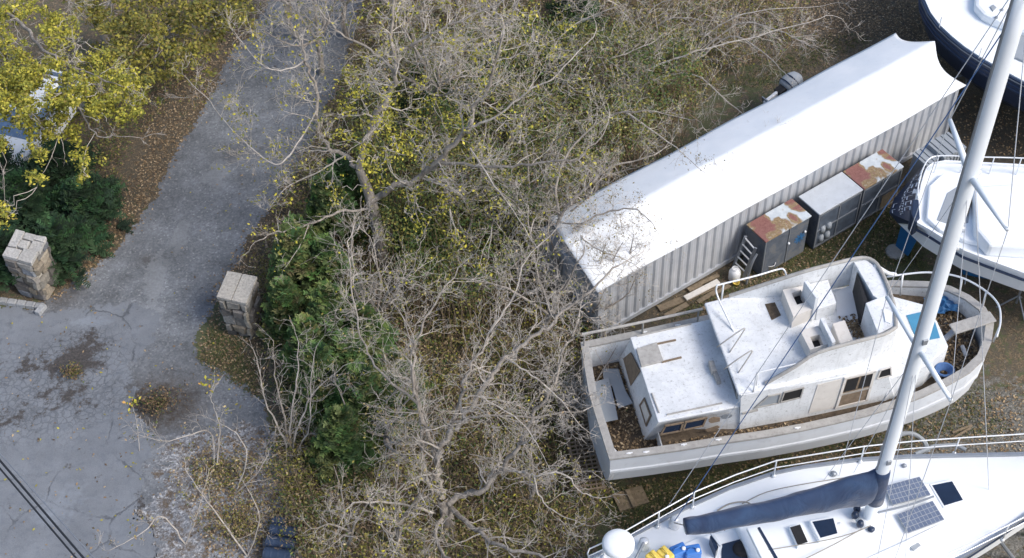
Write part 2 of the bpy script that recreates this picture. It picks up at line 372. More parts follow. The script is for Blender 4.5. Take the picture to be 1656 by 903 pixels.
# ---------------------------------------------------------------- the setting
def inpoly(x, y, poly):
    r = np.zeros(x.shape, bool); n = len(poly)
    for i in range(n):
        x1, y1 = poly[i]; x2, y2 = poly[(i+1) % n]
        c = ((y1 > y) != (y2 > y)); xx = (x2-x1)*(y-y1)/((y2-y1) if y2 != y1 else 1e-9)+x1
        r ^= c & (x < xx)
    return r
def blob(x, y, u, v, ru, rv=None, h=0):
    c = P(u, v, h); return np.exp(-(((x-c.x)/ru)**2+((y-c.y)/(rv or ru))**2))
def zones(x, y, kind):
    z = np.zeros(x.shape+(3,))
    if kind == 'ground':
        z[..., 0] = .42
        for u, v, r, k in ((1420, 420, 1.5, .45), (1340, 440, 1.5, .35), (1100, 830, 2.5, .4), (350, 530, .7, .7), (1500, 700, 2.0, .2), (640, 500, 5, .2), (1130, 150, 4, .25), (60, 560, 1, .3)):
            z[..., 0] += k*blob(x, y, u, v, r)
        for u, v, r, k in ((420, 60, 2, .35), (1400, 40, 3, .4), (400, 370, 1, .3), (240, 250, 1.6, .3), (1560, 200, 3, .3), (1100, 500, 1.5, .4)):
            z[..., 0] -= k*blob(x, y, u, v, r)
        for u, v, r, k in ((1600, 680, 2.0, .75), (1640, 860, 2.5, .7), (1480, 720, 1.4, .6), (1320, 740, 1.0, .35), (1560, 240, 2.5, .4), (380, 800, 1.6, .5), (700, 400, 0.1, 0)):
            z[..., 1] += k*blob(x, y, u, v, r)
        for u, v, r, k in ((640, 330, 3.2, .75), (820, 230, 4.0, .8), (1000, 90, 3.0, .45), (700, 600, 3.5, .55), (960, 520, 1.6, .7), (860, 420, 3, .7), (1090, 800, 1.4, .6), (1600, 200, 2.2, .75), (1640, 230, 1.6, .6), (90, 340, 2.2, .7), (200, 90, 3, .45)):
            z[..., 2] += k*blob(x, y, u, v, r)  # shade painted into the ground colour beneath hulls, thicket and shrubs
    if kind == 'gravel':
        for u, v, a, b, k in ((250, 450, .38, .85, 1), (292, 382, .24, .7, 1), (350, 285, .4, .7, .9), (180, 515, 1.5, .4, .85), (410, 235, .3, .5, .6)):
            z[..., 1] += k*blob(x, y, u, v, a, b)
        for u, v, a, b, k in ((240, 420, .3, .2, .6), (100, 480, .5, .5, .8), (258, 655, 1.0, .75, 1.8), (330, 720, .8, .4, .35), (380, 250, .5, .4, .4)):
            z[..., 2] += k*blob(x, y, u, v, a, b)
    if kind == 'asphalt':
        z[..., 0] = .25*blob(x, y, 100, 640, 3.5, 2.2)
        for u, v, a, b, k in ((60, 590, 1.3, .5, .5), (125, 580, .5, .9, .5), (95, 640, .8, .5, .4), (10, 680, .9, .5, .5), (150, 560, .6, .6, .4), (235, 815, .3, .5, .5), (230, 660, .4, .6, .4), (140, 650, .5, .4, .2)):
            z[..., 2] += k*blob(x, y, u, v, a, b)
            z[..., 0] += .5*k*blob(x, y, u, v, a*1.5, b*1.5)
        for u, v, a, b, k in ((120, 780, 1.5, 1.5, .4), (150, 520, 1.2, .4, .6), (60, 850, 1.5, 1, .3)):
            z[..., 1] += k*blob(x, y, u, v, a, b)
    return np.clip(z, 0, 1)
def sheet(name, poly, z, mat, kind, step=.16, rough=.16, label=None):
    "flat sheet with a ragged outline and a zone attribute; poly is a world outline"
    pts = []
    n = len(poly)
    ph = nr.uniform(0, 6.3, 6)
    for i in range(n):
        a, b = Vector(poly[i]), Vector(poly[(i+1) % n]); L = (b-a).length; m = max(1, int(L/step))
        if L > 60: m = 4
        nv = Vector((-(b-a).y, (b-a).x, 0)).normalized()
        for j in range(m):
            p = a.lerp(b, j/m); s = sum(math.sin((p.x*1.7+p.y*1.3)*(1.0+q*1.7)+ph[q])/(1+q*.6) for q in range(6))
            p = p+nv*(s*rough*.5+rnd.uniform(-.25, .25)*rough) if m > 4 else p
            pts.append((p.x, p.y, z))
    me = D.meshes.new(name); me.from_pydata(pts, [], [tuple(range(len(pts)))])
    import bmesh
    bm = bmesh.new(); bm.from_mesh(me); bmesh.ops.triangulate(bm, faces=bm.faces[:])
    for _ in range(0): pass
    bm.to_mesh(me); bm.free()
    return me
def gridmesh(name, x0, x1, y0, y1, st, z, mat, kind, mask=None, relief=0):
    xs = np.arange(x0, x1+st/2, st); ys = np.arange(y0, y1+st/2, st)
    X, Y = np.meshgrid(xs, ys); nx, ny = len(xs), len(ys)
    Z = np.full(X.shape, float(z))
    if relief:
        for k in range(14):
            a = nr.uniform(0, 6.28); fq = nr.uniform(.4, 4.0); ph = nr.uniform(0, 6.28)
            Z += relief/(1+fq)*np.sin((X*math.cos(a)+Y*math.sin(a))*fq+ph)
        Z = np.minimum(Z, z)
    v = np.stack([X, Y, Z], -1).reshape(-1, 3); zn = zones(X, Y, kind).reshape(-1, 3)
    i = np.arange(nx*ny).reshape(ny, nx)
    q = np.stack([i[:-1, :-1], i[:-1, 1:], i[1:, 1:], i[1:, :-1]], -1).reshape(-1, 4)
    if mask is not None:
        c = v[q].mean(1); q = q[mask(c[:, 0], c[:, 1])]
        used = np.unique(q); mp = -np.ones(len(v), int); mp[used] = np.arange(len(used)); v = v[used]; zn = zn[used]; q = mp[q]
    me = D.meshes.new(name); me.from_pydata(v.tolist(), [], q.tolist()); me.materials.append(mat)
    at = me.color_attributes.new('zone', 'FLOAT_COLOR', 'POINT'); t = np.ones((len(v), 4)); t[:, :3] = zn; at.data.foreach_set('color', t.ravel())
    o = D.objects.new(name, me); COL.objects.link(o); ORG[o.name] = Vector((0, 0, 0)); return o
WX0, WX1, WY0, WY1 = -22, 22, 12, 48
def edge_noise(x, y, a=.12):
    s = 0
    for k, (f, p, q) in enumerate(((2.1, .3, 1.2), (4.7, 2.1, .2), (9.3, .7, 4.0), (17., 1.1, 2.2), (31., 3.1, 1.2))):
        s = s+np.sin(x*f+p+np.sin(y*f*.8+q)*1.3)*np.cos(y*f*1.1+q)/(1+k*.5)
    return s*a
def warp_mask(px, amp=.09):
    poly = [(P(u, v).x, P(u, v).y) for u, v in px]
    def f(x, y): return inpoly(x+edge_noise(x, y, amp), y+edge_noise(y+5, x+3, amp), poly)
    return f
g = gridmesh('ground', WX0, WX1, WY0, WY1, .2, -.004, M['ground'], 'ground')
tag(g, kind='structure')
# far ground ring out to the horizon, one sheet with the near one
def far_ground():
    mb = MB(); R = 600
    o = [(-R, -R), (R, -R), (R, R), (-R, R)]; i = [(WX0, WY0), (WX1, WY0), (WX1, WY1), (WX0, WY1)]
    vs = [(x, y, -.004) for x, y in o+i]
    me = g.data
    return vs
import bmesh
bm = bmesh.new(); bm.from_mesh(g.data); lay = bm.verts.layers.float_color['zone']
vs = [bm.verts.new((x, y, -.004)) for x, y in ((-600, -600), (600, -600), (600, 600), (-600, 600))]
def near(x, y): return min(bm.verts, key=lambda q: (q.co.x-x)**2+(q.co.y-y)**2)
_x1 = max(q.co.x for q in bm.verts if abs(q.co.x) < 100); _y1 = max(q.co.y for q in bm.verts if abs(q.co.x) < 100)
ins = [near(WX0, WY0), near(_x1, WY0), near(_x1, _y1), near(WX0, _y1)]
for q in vs: q[lay] = (.42, 0, 0, 1)
for k in range(4): bm.faces.new((vs[k], vs[(k+1) % 4], ins[(k+1) % 4], ins[k]))
bm.to_mesh(g.data); bm.free()

DRIVE = [(440, -60), (425, 20), (380, 80), (338, 160), (300, 222), (258, 300), (228, 352), (190, 402), (150, 436), (118, 452), (88, 478), (60, 500), (-80, 500), (-80, 960), (460, 960), (452, 880), (440, 790), (425, 720), (432, 690), (424, 645), (375, 610), (318, 582), (322, 545), (345, 490), (372, 440), (400, 385), (432, 345), (462, 300), (490, 270), (520, 200), (560, 100), (585, 0), (600, -60)]
dr = gridmesh('driveway', -19, -3, 15, 44, .045, .0, M['gravel'], 'gravel', warp_mask(DRIVE)); tag(dr, kind='structure')
ROAD = [(-80, 500), (20, 500), (60, 506), (150, 500), (240, 492), (262, 512), (246, 550), (205, 590), (215, 640), (228, 690), (240, 740), (225, 800), (250, 850), (262, 960), (-80, 960)]
ro = gridmesh('road', -19, -7, 15, 27, .045, .004, M['asphalt'], 'asphalt', warp_mask(ROAD, .14)); tag(ro, kind='structure')
PALE = [(262, 730), (300, 705), (360, 690), (430, 700), (470, 760), (480, 960), (250, 960), (258, 880), (240, 800)]
pa = gridmesh('gravel_verge', -12, -4, 15, 23, .045, .004, M['pale'], 'pale', warp_mask(PALE, .24)); tag(pa, kind='structure')
print('setting done')

# ---------------------------------------------------------------- geometry on pixel-measured planes
def ray(u, v): return Vector(tuple(RW @ np.array([u-828, -(v-451.5), -FPX])))
def ON(u, v, p0, n):
    r = ray(u, v); c = Vector((0, 0, HC)); t = (Vector(p0)-c).dot(n)/r.dot(n); return c+r*t
def pnorm(a, b, c):
    n = (Vector(b)-Vector(a)).cross(Vector(c)-Vector(a)).normalized()
    return n if n.dot(Vector((0, 0, HC))-Vector(a)) > 0 else -n
def slab(mb, pts, n, t, lift=0.0, mi=0):
    "polygon pts pushed out along n"
    top = [p+n*(t+lift) for p in pts]; bot = [p+n*lift for p in pts]
    nn = Vector((0, 0, 0))
    for i in range(len(pts)): nn += (pts[i]-pts[0]).cross(pts[(i+1) % len(pts)]-pts[0])
    if nn.dot(n) < 0: top.reverse(); bot.reverse()
    mb.prism(top, bot, mi)
def frame_on(mb, pts, n, w, t, lift=0.0, mi=0):
    for i in range(len(pts)):
        a, b = pts[i], pts[(i+1) % len(pts)]; d = (b-a).normalized(); s = d.cross(n).normalized()
        mb.frame((a+b)/2+n*(lift+t/2), d, s, n, (b-a).length/2+w/2, w/2, t/2, mi)
def wallstrip(mb, pts, zb, th, mi=0):
    "upright wall along a polyline whose points carry the top height"
    m = len(pts); o = []
    for i in range(m):
        a = pts[max(0, i-1)]; b = pts[min(m-1, i+1)]; d = Vector((b[0]-a[0], b[1]-a[1], 0)).normalized(); o.append(Vector((-d.y, d.x, 0))*th/2)
    vs = []
    for p, k in zip(pts, o):
        z = zb if not callable(zb) else zb(p)
        vs += [p+k, p-k, Vector((p.x-k.x, p.y-k.y, z)), Vector((p.x+k.x, p.y+k.y, z))]
    fs = []
    for i in range(m-1):
        for k in range(4): fs.append((i*4+k, i*4+(k+1) % 4, (i+1)*4+(k+1) % 4, (i+1)*4+k))
    fs += [(3, 2, 1, 0), tuple((m-1)*4+k for k in range(4))]
    mb.add(vs, fs, mi)
def zplace(p, z): return Vector((p.x, p.y, z))
def ccw(pts):
    a = sum(pts[i].x*pts[(i+1) % len(pts)].y-pts[(i+1) % len(pts)].x*pts[i].y for i in range(len(pts)))
    return pts if a > 0 else list(reversed(pts))
def off_loop(pts, d):
    "inset a counterclockwise loop by d"
    n = len(pts); out = []
    for i in range(n):
        a, b, c = pts[i-1], pts[i], pts[(i+1) % n]
        e1 = Vector((b.x-a.x, b.y-a.y, 0)).normalized(); e2 = Vector((c.x-b.x, c.y-b.y, 0)).normalized()
        n1 = Vector((-e1.y, e1.x, 0)); n2 = Vector((-e2.y, e2.x, 0)); m = (n1+n2)
        m = m.normalized() if m.length > 1e-4 else n1
        k = d/max(.45, m.dot(n1)); out.append(b+m*k)
    return out
def ringwall(mb, rings, mi=0, cap0=False, cap1=False):
    n = len(rings[0]); vs = [p for r in rings for p in r]
    fs = [(j*n+i, j*n+(i+1) % n, (j+1)*n+(i+1) % n, (j+1)*n+i) for j in range(len(rings)-1) for i in range(n)]
    if cap0: fs.append(tuple(reversed(range(n))))
    if cap1: fs.append(tuple((len(rings)-1)*n+k for k in range(n)))
    mb.add(vs, fs, mi)
def leaves_on(mb, n, fpos, size=.05, pal=None, flat=.5, col=None):
    for _ in range(n):
        p = Vector(fpos()); s = size*rnd.uniform(.5, 1.3)
        a = Vector((rnd.gauss(0, 1), rnd.gauss(0, 1), rnd.gauss(0, flat))).normalized(); b = a.cross(Vector((rnd.gauss(0, flat), rnd.gauss(0, flat), 1))).normalized()
        c = rnd.choice(pal); k = rnd.uniform(.7, 1.25); c = tuple(x*k for x in c[:3])
        q = [p-a*s*.5, p-b*s*.28+a*s*.05, p+a*s*.5, p+b*s*.28+a*s*.05]
        mb.add(q, [(0, 1, 2, 3)], 0, c)
BROWNS = [S(112, 92, 68), S(136, 114, 84), S(90, 74, 57), S(154, 132, 102), S(122, 104, 78), S(172, 152, 122)]
OLIVES = [S(114, 110, 50), S(134, 128, 60), S(100, 106, 50), S(78, 90, 44), S(150, 142, 78), S(118, 106, 60), S(158, 144, 102)]
YELLOW = [S(158, 152, 48), S(174, 166, 56), S(144, 142, 50), S(186, 176, 72), S(128, 130, 50)]
GREENS = [S(78, 102, 54), S(92, 116, 64), S(66, 88, 48), S(104, 124, 72), S(118, 126, 76)]
DKGREENS = [S(34, 58, 34), S(42, 70, 42), S(28, 48, 30), S(52, 80, 48)]

# ================================================================ shipping container
ZE = 2.0
A_ = P(968, 468, ZE); B_ = P(1552, 140, ZE)
cu = (B_-A_).normalized(); cn = Vector((cu.y, -cu.x, 0))       # cn points to the camera side
CL = (B_-A_).length; CW = 2.5
def CP(s, d, z): return zplace(A_, 0)+cu*s-cn*d+Vector((0, 0, z))
ct = thing('shipping_container', 'long white roofed shipping container with ribbed grey sides, standing in the brush', 'container', CP(CL/2, CW/2, 0))
def corr(mb, o, d, n, L, H, z0, pitch=.28, dep=.04):
    m = int(L/pitch); pitch = L/m; pr = []
    for i in range(m): pr += [(i*pitch, 0), (i*pitch+pitch*.32, 0), (i*pitch+pitch*.5, -dep), (i*pitch+pitch*.82, -dep)]
    pr.append((L, 0)); vs = []
    for z in (z0, z0+H):
        vs += [Vector(o)+d*s+n*e+Vector((0, 0, z)) for s, e in pr]
    k = len(pr); mb.add(vs, [(i, i+1, k+i+1, k+i) for i in range(k-1)])
m = MB(); corr(m, CP(.12, .02, 0), cu, cn, CL-.24, ZE-.28, .16); m.build('side_panel', M['cont'], ct)
m = MB(); corr(m, CP(.12, CW-.02, 0), cu, -cn, CL-.24, ZE-.28, .16); m.build('side_panel', M['cont'], ct)
m = MB(); corr(m, CP(.02, .12, 0), -cn, -cu, CW-.24, ZE-.28, .16); m.build('end_panel', M['cont'], ct)
for dd in (.12, CW/2+.01):
    m = MB(); m.frame(CP(CL-.05, dd+(CW/2-.13)/2, ZE/2), cu, cn, (0, 0, 1), .025, (CW/2-.14)/2, ZE/2-.15)
    dq = m.build('door', M['cont'], ct, bevel=.008)
    m = MB(); m.tube([CP(CL, dd+.4, .2), CP(CL, dd+.4, ZE-.15)], .018, 6); m.build('lock_rod', M['alu'], dq)
for s in (.06, CL-.06):
    for d in (.06, CW-.06):
        m = MB(); m.frame(CP(s, d, ZE/2-.02), cu, cn, (0, 0, 1), .07, .07, ZE/2-.02); m.build('corner_post', M['cont'], ct, bevel=.01)
m = MB()
for d in (.045, CW-.045):
    m.bar(CP(.13, d, .1), CP(CL-.13, d, .1), .1, .13); m.bar(CP(.13, d, ZE-.08), CP(CL-.13, d, ZE-.08), .1, .1)
for s in (.045, CL-.045): m.bar(CP(s, .13, .1), CP(s, CW-.13, .1), .1, .13); m.bar(CP(s, .13, ZE-.08), CP(s, CW-.13, ZE-.08), .1, .1)
m.build('frame_rail', M['cont'], ct)
m = MB(); m.frame(CP(CL/2, CW/2, ZE-.03), cu, cn, (0, 0, 1), CL/2-.01, CW/2-.01, .02); m.build('roof_sheet', M['cont'], ct)
m = MB(); NS, NTT = 90, 26; vs = []
def roofpt(i, j):
    s, t = i/NS, j/NTT; h = abs(2*t-1); z = ZE+.03+.62*(1-h)**.92
    fr = (t*2) % 1 if t < 1 else 0; dip = .34*math.sin(math.pi*(fr))
    if t in (0, .5, 1): dip = 0
    x = -.12+(CL+.24)*s
    x += .5*max(0, t-.5)*2*max(0, 1-s*5)-dip*max(0, 1-(1-s)*5)
    z += .008*math.sin(s*40+2*t)*(1-h)+.008*math.sin(s*17+t*5)
    d = -.1+(CW+.2)*t+.015*math.sin(s*22)*(1 if t < .5 else -1)*h
    return CP(x, d, z)
for i in range(NS+1): vs += [roofpt(i, j) for j in range(NTT+1)]
fs = [(i*(NTT+1)+j, (i+1)*(NTT+1)+j, (i+1)*(NTT+1)+j+1, i*(NTT+1)+j+1) for i in range(NS) for j in range(NTT)]
m.add(vs, [tuple(reversed(f)) for f in fs])
o = m.build('roof_cover', M['tarp'], ct, smooth=True); sm = o.modifiers.new('thick', 'SOLIDIFY'); sm.thickness = .05; sm.offset = -1

# ================================================================ cabinets beside the container
def boxfrom(top_px, z, z0=.08):
    t = [P(u, v, z) for u, v in top_px]; c = sum(t, Vector())/4
    # square it up to the container's directions
    s = [(p-c).dot(cu) for p in t]; d = [(p-c).dot(cn) for p in t]
    hs = (max(s)-min(s))/2*.97; hd = (max(d)-min(d))/2*.97
    return zplace(c, 0), hs, hd
cab_specs = [([(1207, 365), (1281, 320), (1311, 350), (1239, 392)], 'rust', 'low metal cabinet with rust blotched roof and dark painted doors, nearest the ladder'),
             ([(1292, 317), (1363, 278), (1394, 308), (1325, 349)], 'cream', 'plain white topped cabinet with glazed front between two rust roofed ones'),
             ([(1364, 277), (1428, 241), (1459, 270), (1398, 308)], 'rust', 'metal cabinet with large red rust roof, far end of the row of cabinets')]
for k, (px, rm, lab) in enumerate(cab_specs):
    c, hs, hd = boxfrom(px, 1.45); hs -= .03; hd -= .03
    t = thing('storage_cabinet', lab, 'cabinet', c, 'cabinets along the container')
    def LP(s, d, z, c=c): return c+cu*s+cn*d+Vector((0, 0, z))
    m = MB(); m.frame(LP(0, 0, .73), cu, cn, (0, 0, 1), hs, hd, .68); m.build('body', M['mural'], t, bevel=.01)
    m = MB(); m.frame(LP(0, 0, 1.44), cu, cn, (0, 0, 1), hs+.03, hd+.03, .025); m.build('top', M['rust'] if rm == 'rust' else M['palegrey'], t, bevel=.01)
    for s in (-hs+.1, hs-.1):
        for d in (-hd+.1, hd-.1): m = MB(); m.frame(LP(s, d, .02), cu, cn, (0, 0, 1), .08, .08, .04); m.build('foot', M['plank'], t)
    if k == 0:
        m = MB(); m.frame(LP(.08, hd+.012, .73), cu, cn, (0, 0, 1), .012, .01, .66); m.build('door_edge', M['alu'], t)
        m = MB(); m.frame(LP(-hs+.01, hd+.012, .73), cu, cn, (0, 0, 1), .014, .012, .68); m.build('corner_trim', M['alu'], t)
        for s, z in ((.08, .85), (hs-.12, .95)):
            m = MB(); m.lathe(LP(s, hd+.02, z), [(.035, 0), (.035, .03), (.02, .05)], 10, cn); m.build('lock', M['whiteplastic'], t, smooth=True)
        m = MB()
        for j in range(9):
            a = j/9*6.28; m.frame(LP(.5, hd+.004, .75)+(cu*math.cos(a)+Vector((0, 0, 1))*math.sin(a))*.09, cu*math.cos(a)+Vector((0, 0, math.sin(a))), Vector((0, 0, math.cos(a)))-cu*math.sin(a), cn, .09, .025, .004)
        m.build('painted_flower', M['bluetarp'], t)
    else:
        np_ = 2 if k == 1 else 2
        m = MB(); e = hs/np_
        for i in range(np_):
            cs = -hs+e*(2*i+1)
            for zc, zh in ((1.05, .26), (.48, .26)):
                m.frame(LP(cs, hd+.006, zc), cu, cn, (0, 0, 1), e-.05, .005, zh)
        m.build('glass_panel', M['reflectglass'], t)
        m = MB()
        for i in range(np_+1): m.frame(LP(-hs+e*2*i*.995+.004, hd+.014, .76), cu, cn, (0, 0, 1), .022, .012, .62)
        for z in (.16, .77, 1.36): m.frame(LP(0, hd+.016, z), cu, cn, (0, 0, 1), hs, .012, .02)
        m.build('glazing_frame', M['alu'], t)
        if k == 1:
            for q in range(4):
                m = MB(); m.lathe(LP(-hs+.2+.22*(q % 2), hd+.02, .3+.35*(q//2)), [(.08, 0), (.085, .1), (.07, .2), (.0, .21)], 12); m.build('pale_jar', M['greymat'], t, smooth=True)
        else:
            m = MB(); m.frame(LP(hs*.55, hd+.018, .38), cu, cn, (0, 0, 1), hs*.38, .006, .28); m.build('tan_panel', M['plank'], t)

# ribbed metal crate beyond the cabinets
b1 = [P(1476, 249, 1.25), P(1499, 234, 1.25), P(1522, 254, 1.25), P(1499, 269, 1.25)]
b2 = [P(1498, 231, 1.38), P(1534, 214, 1.38), P(1560, 240, 1.38), P(1527, 256, 1.38)]
rc = thing('ribbed_crate', 'pale metal crate with ribbed lid, beside the far container corner', 'crate', zplace(P(1510, 250, 1.2), 0))
def rib_lid(name, q, z, n):
    m = MB(); d = (q[1]-q[0]); w_ = (q[3]-q[0])
    for i in range(n):
        a = q[0]+d*(i/n+.01); b = q[0]+d*((i+1)/n-.01); zz = .02*(i % 2)
        m.prism(ccw([a, b, b+w_, a+w_]) if True else 0, [zplace(p, z-.1) for p in ccw([a, b, b+w_, a+w_])])
        if i % 2: m.v[-1][4:, 2] += .025
    m.build(name, M['greymat'], rc)
q1 = ccw([Vector(p) for p in b1]); q2 = ccw([Vector(p) for p in b2])
m = MB()
for q, z in ((b1, 1.15), (b2, 1.28)):
    qq = ccw([zplace(p, z) for p in q]); cc = sum(qq, Vector())/4
    bb = [zplace(cc+(p-cc)*1.04, .04) for p in qq]; m.prism([cc+(p-cc)*.96 for p in qq], bb)
m.build('body', M['alu'], rc, bevel=.01)
rib_lid('lid', b1, 1.25, 6); rib_lid('lid', b2, 1.38, 8)
m = MB()
for i in range(6):
    a = lerp(b2[3], b2[2], (i+.5)/6); m.frame(zplace(a, .66), cu, cn, (0, 0, 1), .035, .03, .6)
m.build('side_rib', M['greymat'], rc)

# step ladder
ld = thing('aluminium_ladder', 'grey aluminium ladder propped against the rust topped cabinet and the container side', 'ladder', zplace(P(1190, 440, 0), 0))
a0, a1, c0, c1 = P(1186, 432, .05), P(1206, 382, 1.25), P(1203, 447, .05), P(1222, 401, 1.25)
for p, q in ((a0, a1), (c0, c1)):
    m = MB(); m.bar(p, q, .035, .08); m.build('rail', M['alu'], ld, bevel=.004)
for i in range(5):
    for e in (0, .045):
        t = .1+.2*i+e; m = MB(); m.bar(lerp(a0, a1, t), lerp(c0, c1, t), .035, .025)
    m.build('rung', M['steel'], ld)
m = MB(); m.tube(smooth_line([P(1224, 411, 1.0), P(1217, 424, .8), P(1211, 442, .4), P(1207, 459, .02)]), .035, 8); m.build('support_leg', M['alu'], ld)

# gas bottle, buckets
def bottle(name, c, r, h, mat, lab, cat, handle=True, grp=None):
    t = thing(name, lab, cat, c, grp)
    m = MB(); m.lathe(c, [(r*.7, 0), (r, .05), (r, h*.7), (r*.75, h*.92), (r*.25, h), (.0, h)], 20); m.build('body', mat, t, smooth=True)
    if handle:
        m = MB(); m.tube([c+Vector((math.cos(a)*r*.5, math.sin(a)*r*.5, h+.02)) for a in np.linspace(.4, 5.8, 12)], .015, 6); m.build('collar', M['whiteplastic'], t)
    return t
bottle('gas_bottle', P(1187, 452, 0), .16, .42, M['whiteplastic'], 'white gas bottle on the ground at the foot of the ladder', 'gas bottle')
def bucket(px, r, h, mat, lab):
    c = P(*px, 0); t = thing('bucket', lab, 'bucket', c)
    m = MB(); m.lathe(c, [(r*.8, 0), (r, h), (r*1.06, h), (r*1.06, h-.02), (r*.93, h-.02), (r*.76, .02), (0, .02)], 18); m.build('body', mat, t, smooth=True)
    m = MB(); m.tube([c+Vector((r*math.cos(a), .3*r*math.sin(a)+r*.4, h+.3*r*math.sin(a))) for a in np.linspace(0, 3.14, 9)], .006, 5); m.build('handle', M['wire'], t)
bucket((1243, 436), .15, .3, M['whiteplastic'], 'white bucket standing in front of the rust topped cabinet doors')
bucket((1190, 461), .09, .12, M['yellowplastic'], 'small yellow tub on the ground beside the gas bottle')
bucket((1221, 434), .09, .16, M['greymat'], 'small grey pot between the ladder and the cabinet')
bucket((1234, 440), .08, .14, M['greymat'], 'small pale pot left of the white bucket, by the cabinet corner')
# planks
def plank(p, q, wd, z, mat, lab, grp='planks beside the container', th=.05):
    m = MB(); a, b = P(*p, z), P(*q, z+.01); m.bar(a, b, wd, th); return one(m, 'plank', M[mat], lab, 'plank', grp, bevel=.008)
plank((1108, 483), (1162, 455), .16, .14, 'cream', 'pale clean plank lying on top of the lumber by the container')
PLL = ['brown plank against the container base, left of the pale plank', 'brown plank against the container base, behind the right end of the pale plank', 'longest dark plank, at the left of the lumber pile near the container corner',
       'thin brown plank just in front of the pale plank', 'brown plank at the middle of the pile, nearer the cruiser than the pale plank', 'light tan plank close to the cruiser rail, by the gas bottle', 'dark plank at the left end of the pile beside the cruiser side rail', 'short brown plank at the right end of the pile, beside the gas bottle']
for p, q, wd, z in [((1113, 470), (1134, 460), .15, .06), ((1132, 459), (1162, 445), .12, .05), ((1065, 500), (1120, 478), .2, .04), ((1120, 480), (1165, 462), .1, .04), ((1128, 489), (1160, 470), .12, .03), ((1136, 500), (1185, 476), .1, .05), ((1075, 512), (1112, 492), .14, .03), ((1150, 478), (1180, 462), .1, .03)]:
    plank(p, q, wd, z, 'plank', PLL.pop(0))
m = MB(); m.box(P(1020, 806, .03), .75, .5, .04, .3); m.box(P(1020, 806, .08), .1, .5, .06, .3); one(m, 'board', M['plank'], 'brown board lying in the shade below the stern of the cabin cruiser', 'board', bevel=.01)
plank((1540, 700), (1572, 688), .06, .03, 'plank', 'thin pale stick lying on gravel right of the mast', None, .04)
plank((1536, 712), (1570, 692), .05, .04, 'plank', 'thin reddish stick crossing the pale one on the gravel', None, .04)

# ================================================================ cabin cruiser (old trawler)
SB = [(987, 742, 2.3), (1045, 735, 2.29), (1103, 727, 2.28), (1177, 715, 2.27), (1240, 706, 2.27), (1300, 695, 2.27), (1350, 684, 2.3), (1400, 672, 2.35), (1443, 659, 2.4), (1492, 641, 2.5), (1536, 620, 2.6), (1567, 602, 2.7), (1590, 580, 2.8), (1601, 554, 2.87)]
PB = [(1605, 525, 2.9), (1592, 499, 2.87), (1567, 480, 2.8), (1536, 465, 2.7), (1505, 458, 2.6), (1443, 456, 2.45), (1380, 464, 2.38), (1300, 478, 2.3), (1220, 496, 2.27), (1136, 514, 2.27), (1033, 537, 2.28), (941, 556, 2.3), (955, 640, 2.3)]
sheer = ccw([P(*q) for q in SB+PB])
stern = (P(987, 742, 2.3)+P(941, 556, 2.3))/2; bow = P(1607, 530, 2.9); ax = (bow-stern); ax.z = 0; AL = ax.length; ax.normalize(); sy = Vector((-ax.y, ax.x, 0))
def cproj(p, o=stern, a=ax): return o+a*((p-o).dot(a))
def hull_rings(loop, levels, o, a, L, rake=.12):
    R = []
    for zf, wf in levels:
        r = []
        for p in loop:
            s = (p-o).dot(a); c = Vector((o.x, o.y, 0))+a*s; c2 = zplace(c, 0)
            q = zplace(p, 0).lerp(zplace(c2, 0), wf); q = q-a*(rake*L*wf*max(0, s/L)**2)
            r.append(zplace(q, p.z+(0.0-p.z)*zf))
        R.append(r)
    return R
TR = thing('cabin_cruiser', 'weathered white cabin cruiser with flybridge, decaying ashore between container and sailboat', 'boat', zplace((stern+bow)/2, 0))
m = MB(); rings = hull_rings(sheer, [(0, 0), (.2, .0), (.215, -.012), (.25, -.012), (.265, .01), (.45, .06), (.62, .22), (.78, .55), (.9, .93), (1.0, .965)], stern, ax, AL)
ringwall(m, rings, cap0=False, cap1=True)
# flip so faces point outward (rings run downward)
m.f = [tuple(reversed(f)) for f in m.f]
m.build('hull', M['gelhull'], TR, smooth=False)
inner = off_loop(sheer, .15); outer = off_loop(sheer, -.03)
m = MB(); up = lambda L, d: [p+Vector((0, 0, d)) for p in L]
ringwall(m, [up(outer, -.03), up(outer, .03), up(inner, .03), up(inner, -.03)]); m.build('cap_rail', M['rail'], TR)
m = MB(); ringwall(m, [up(inner, -.02), [p-Vector((0, 0, .8)) for p in inner]]); m.build('bulwark_lining', M['gelold'], TR)
def dk(p): return p.z-.34
deckloop = off_loop(sheer, .16)
m = MB(); fwd = [p for p in deckloop if (p-stern).dot(ax) > 1.15*1]
S0 = 1.3
aftc = [stern+ax*S0+sy*k for k in (-1, 1)]
def section(s):  # half width of the inner loop at distance s
    ys = []
    n = len(deckloop)
    for i in range(n):
        a, b = deckloop[i], deckloop[(i+1) % n]; sa, sb = (a-stern).dot(ax), (b-stern).dot(ax)
        if (sa-s)*(sb-s) <= 0 and sa != sb: ys.append(((a.lerp(b, (s-sa)/(sb-sa))-stern).dot(sy)))
    return min(ys), max(ys)
NSEC = 40; vs = []; 
for i in range(NSEC+1):
    s = S0+(AL-.25-S0)*i/NSEC; lo, hi = section(min(s, AL-.3)); z = 1.95+.4*max(0, (s/AL-.35)/.65)**1.5
    c = zplace(stern, z)+ax*s; vs += [c+sy*lo, c+sy*hi]
m = MB(); m.add(vs, [(2*i, 2*i+2, 2*i+3, 2*i+1) for i in range(NSEC)]); m.build('side_deck', M['rot'], TR)
def TP(s, y, z): return zplace(stern, z)+ax*s+sy*y
lo0, hi0 = section(.25); lo1, hi1 = section(S0)
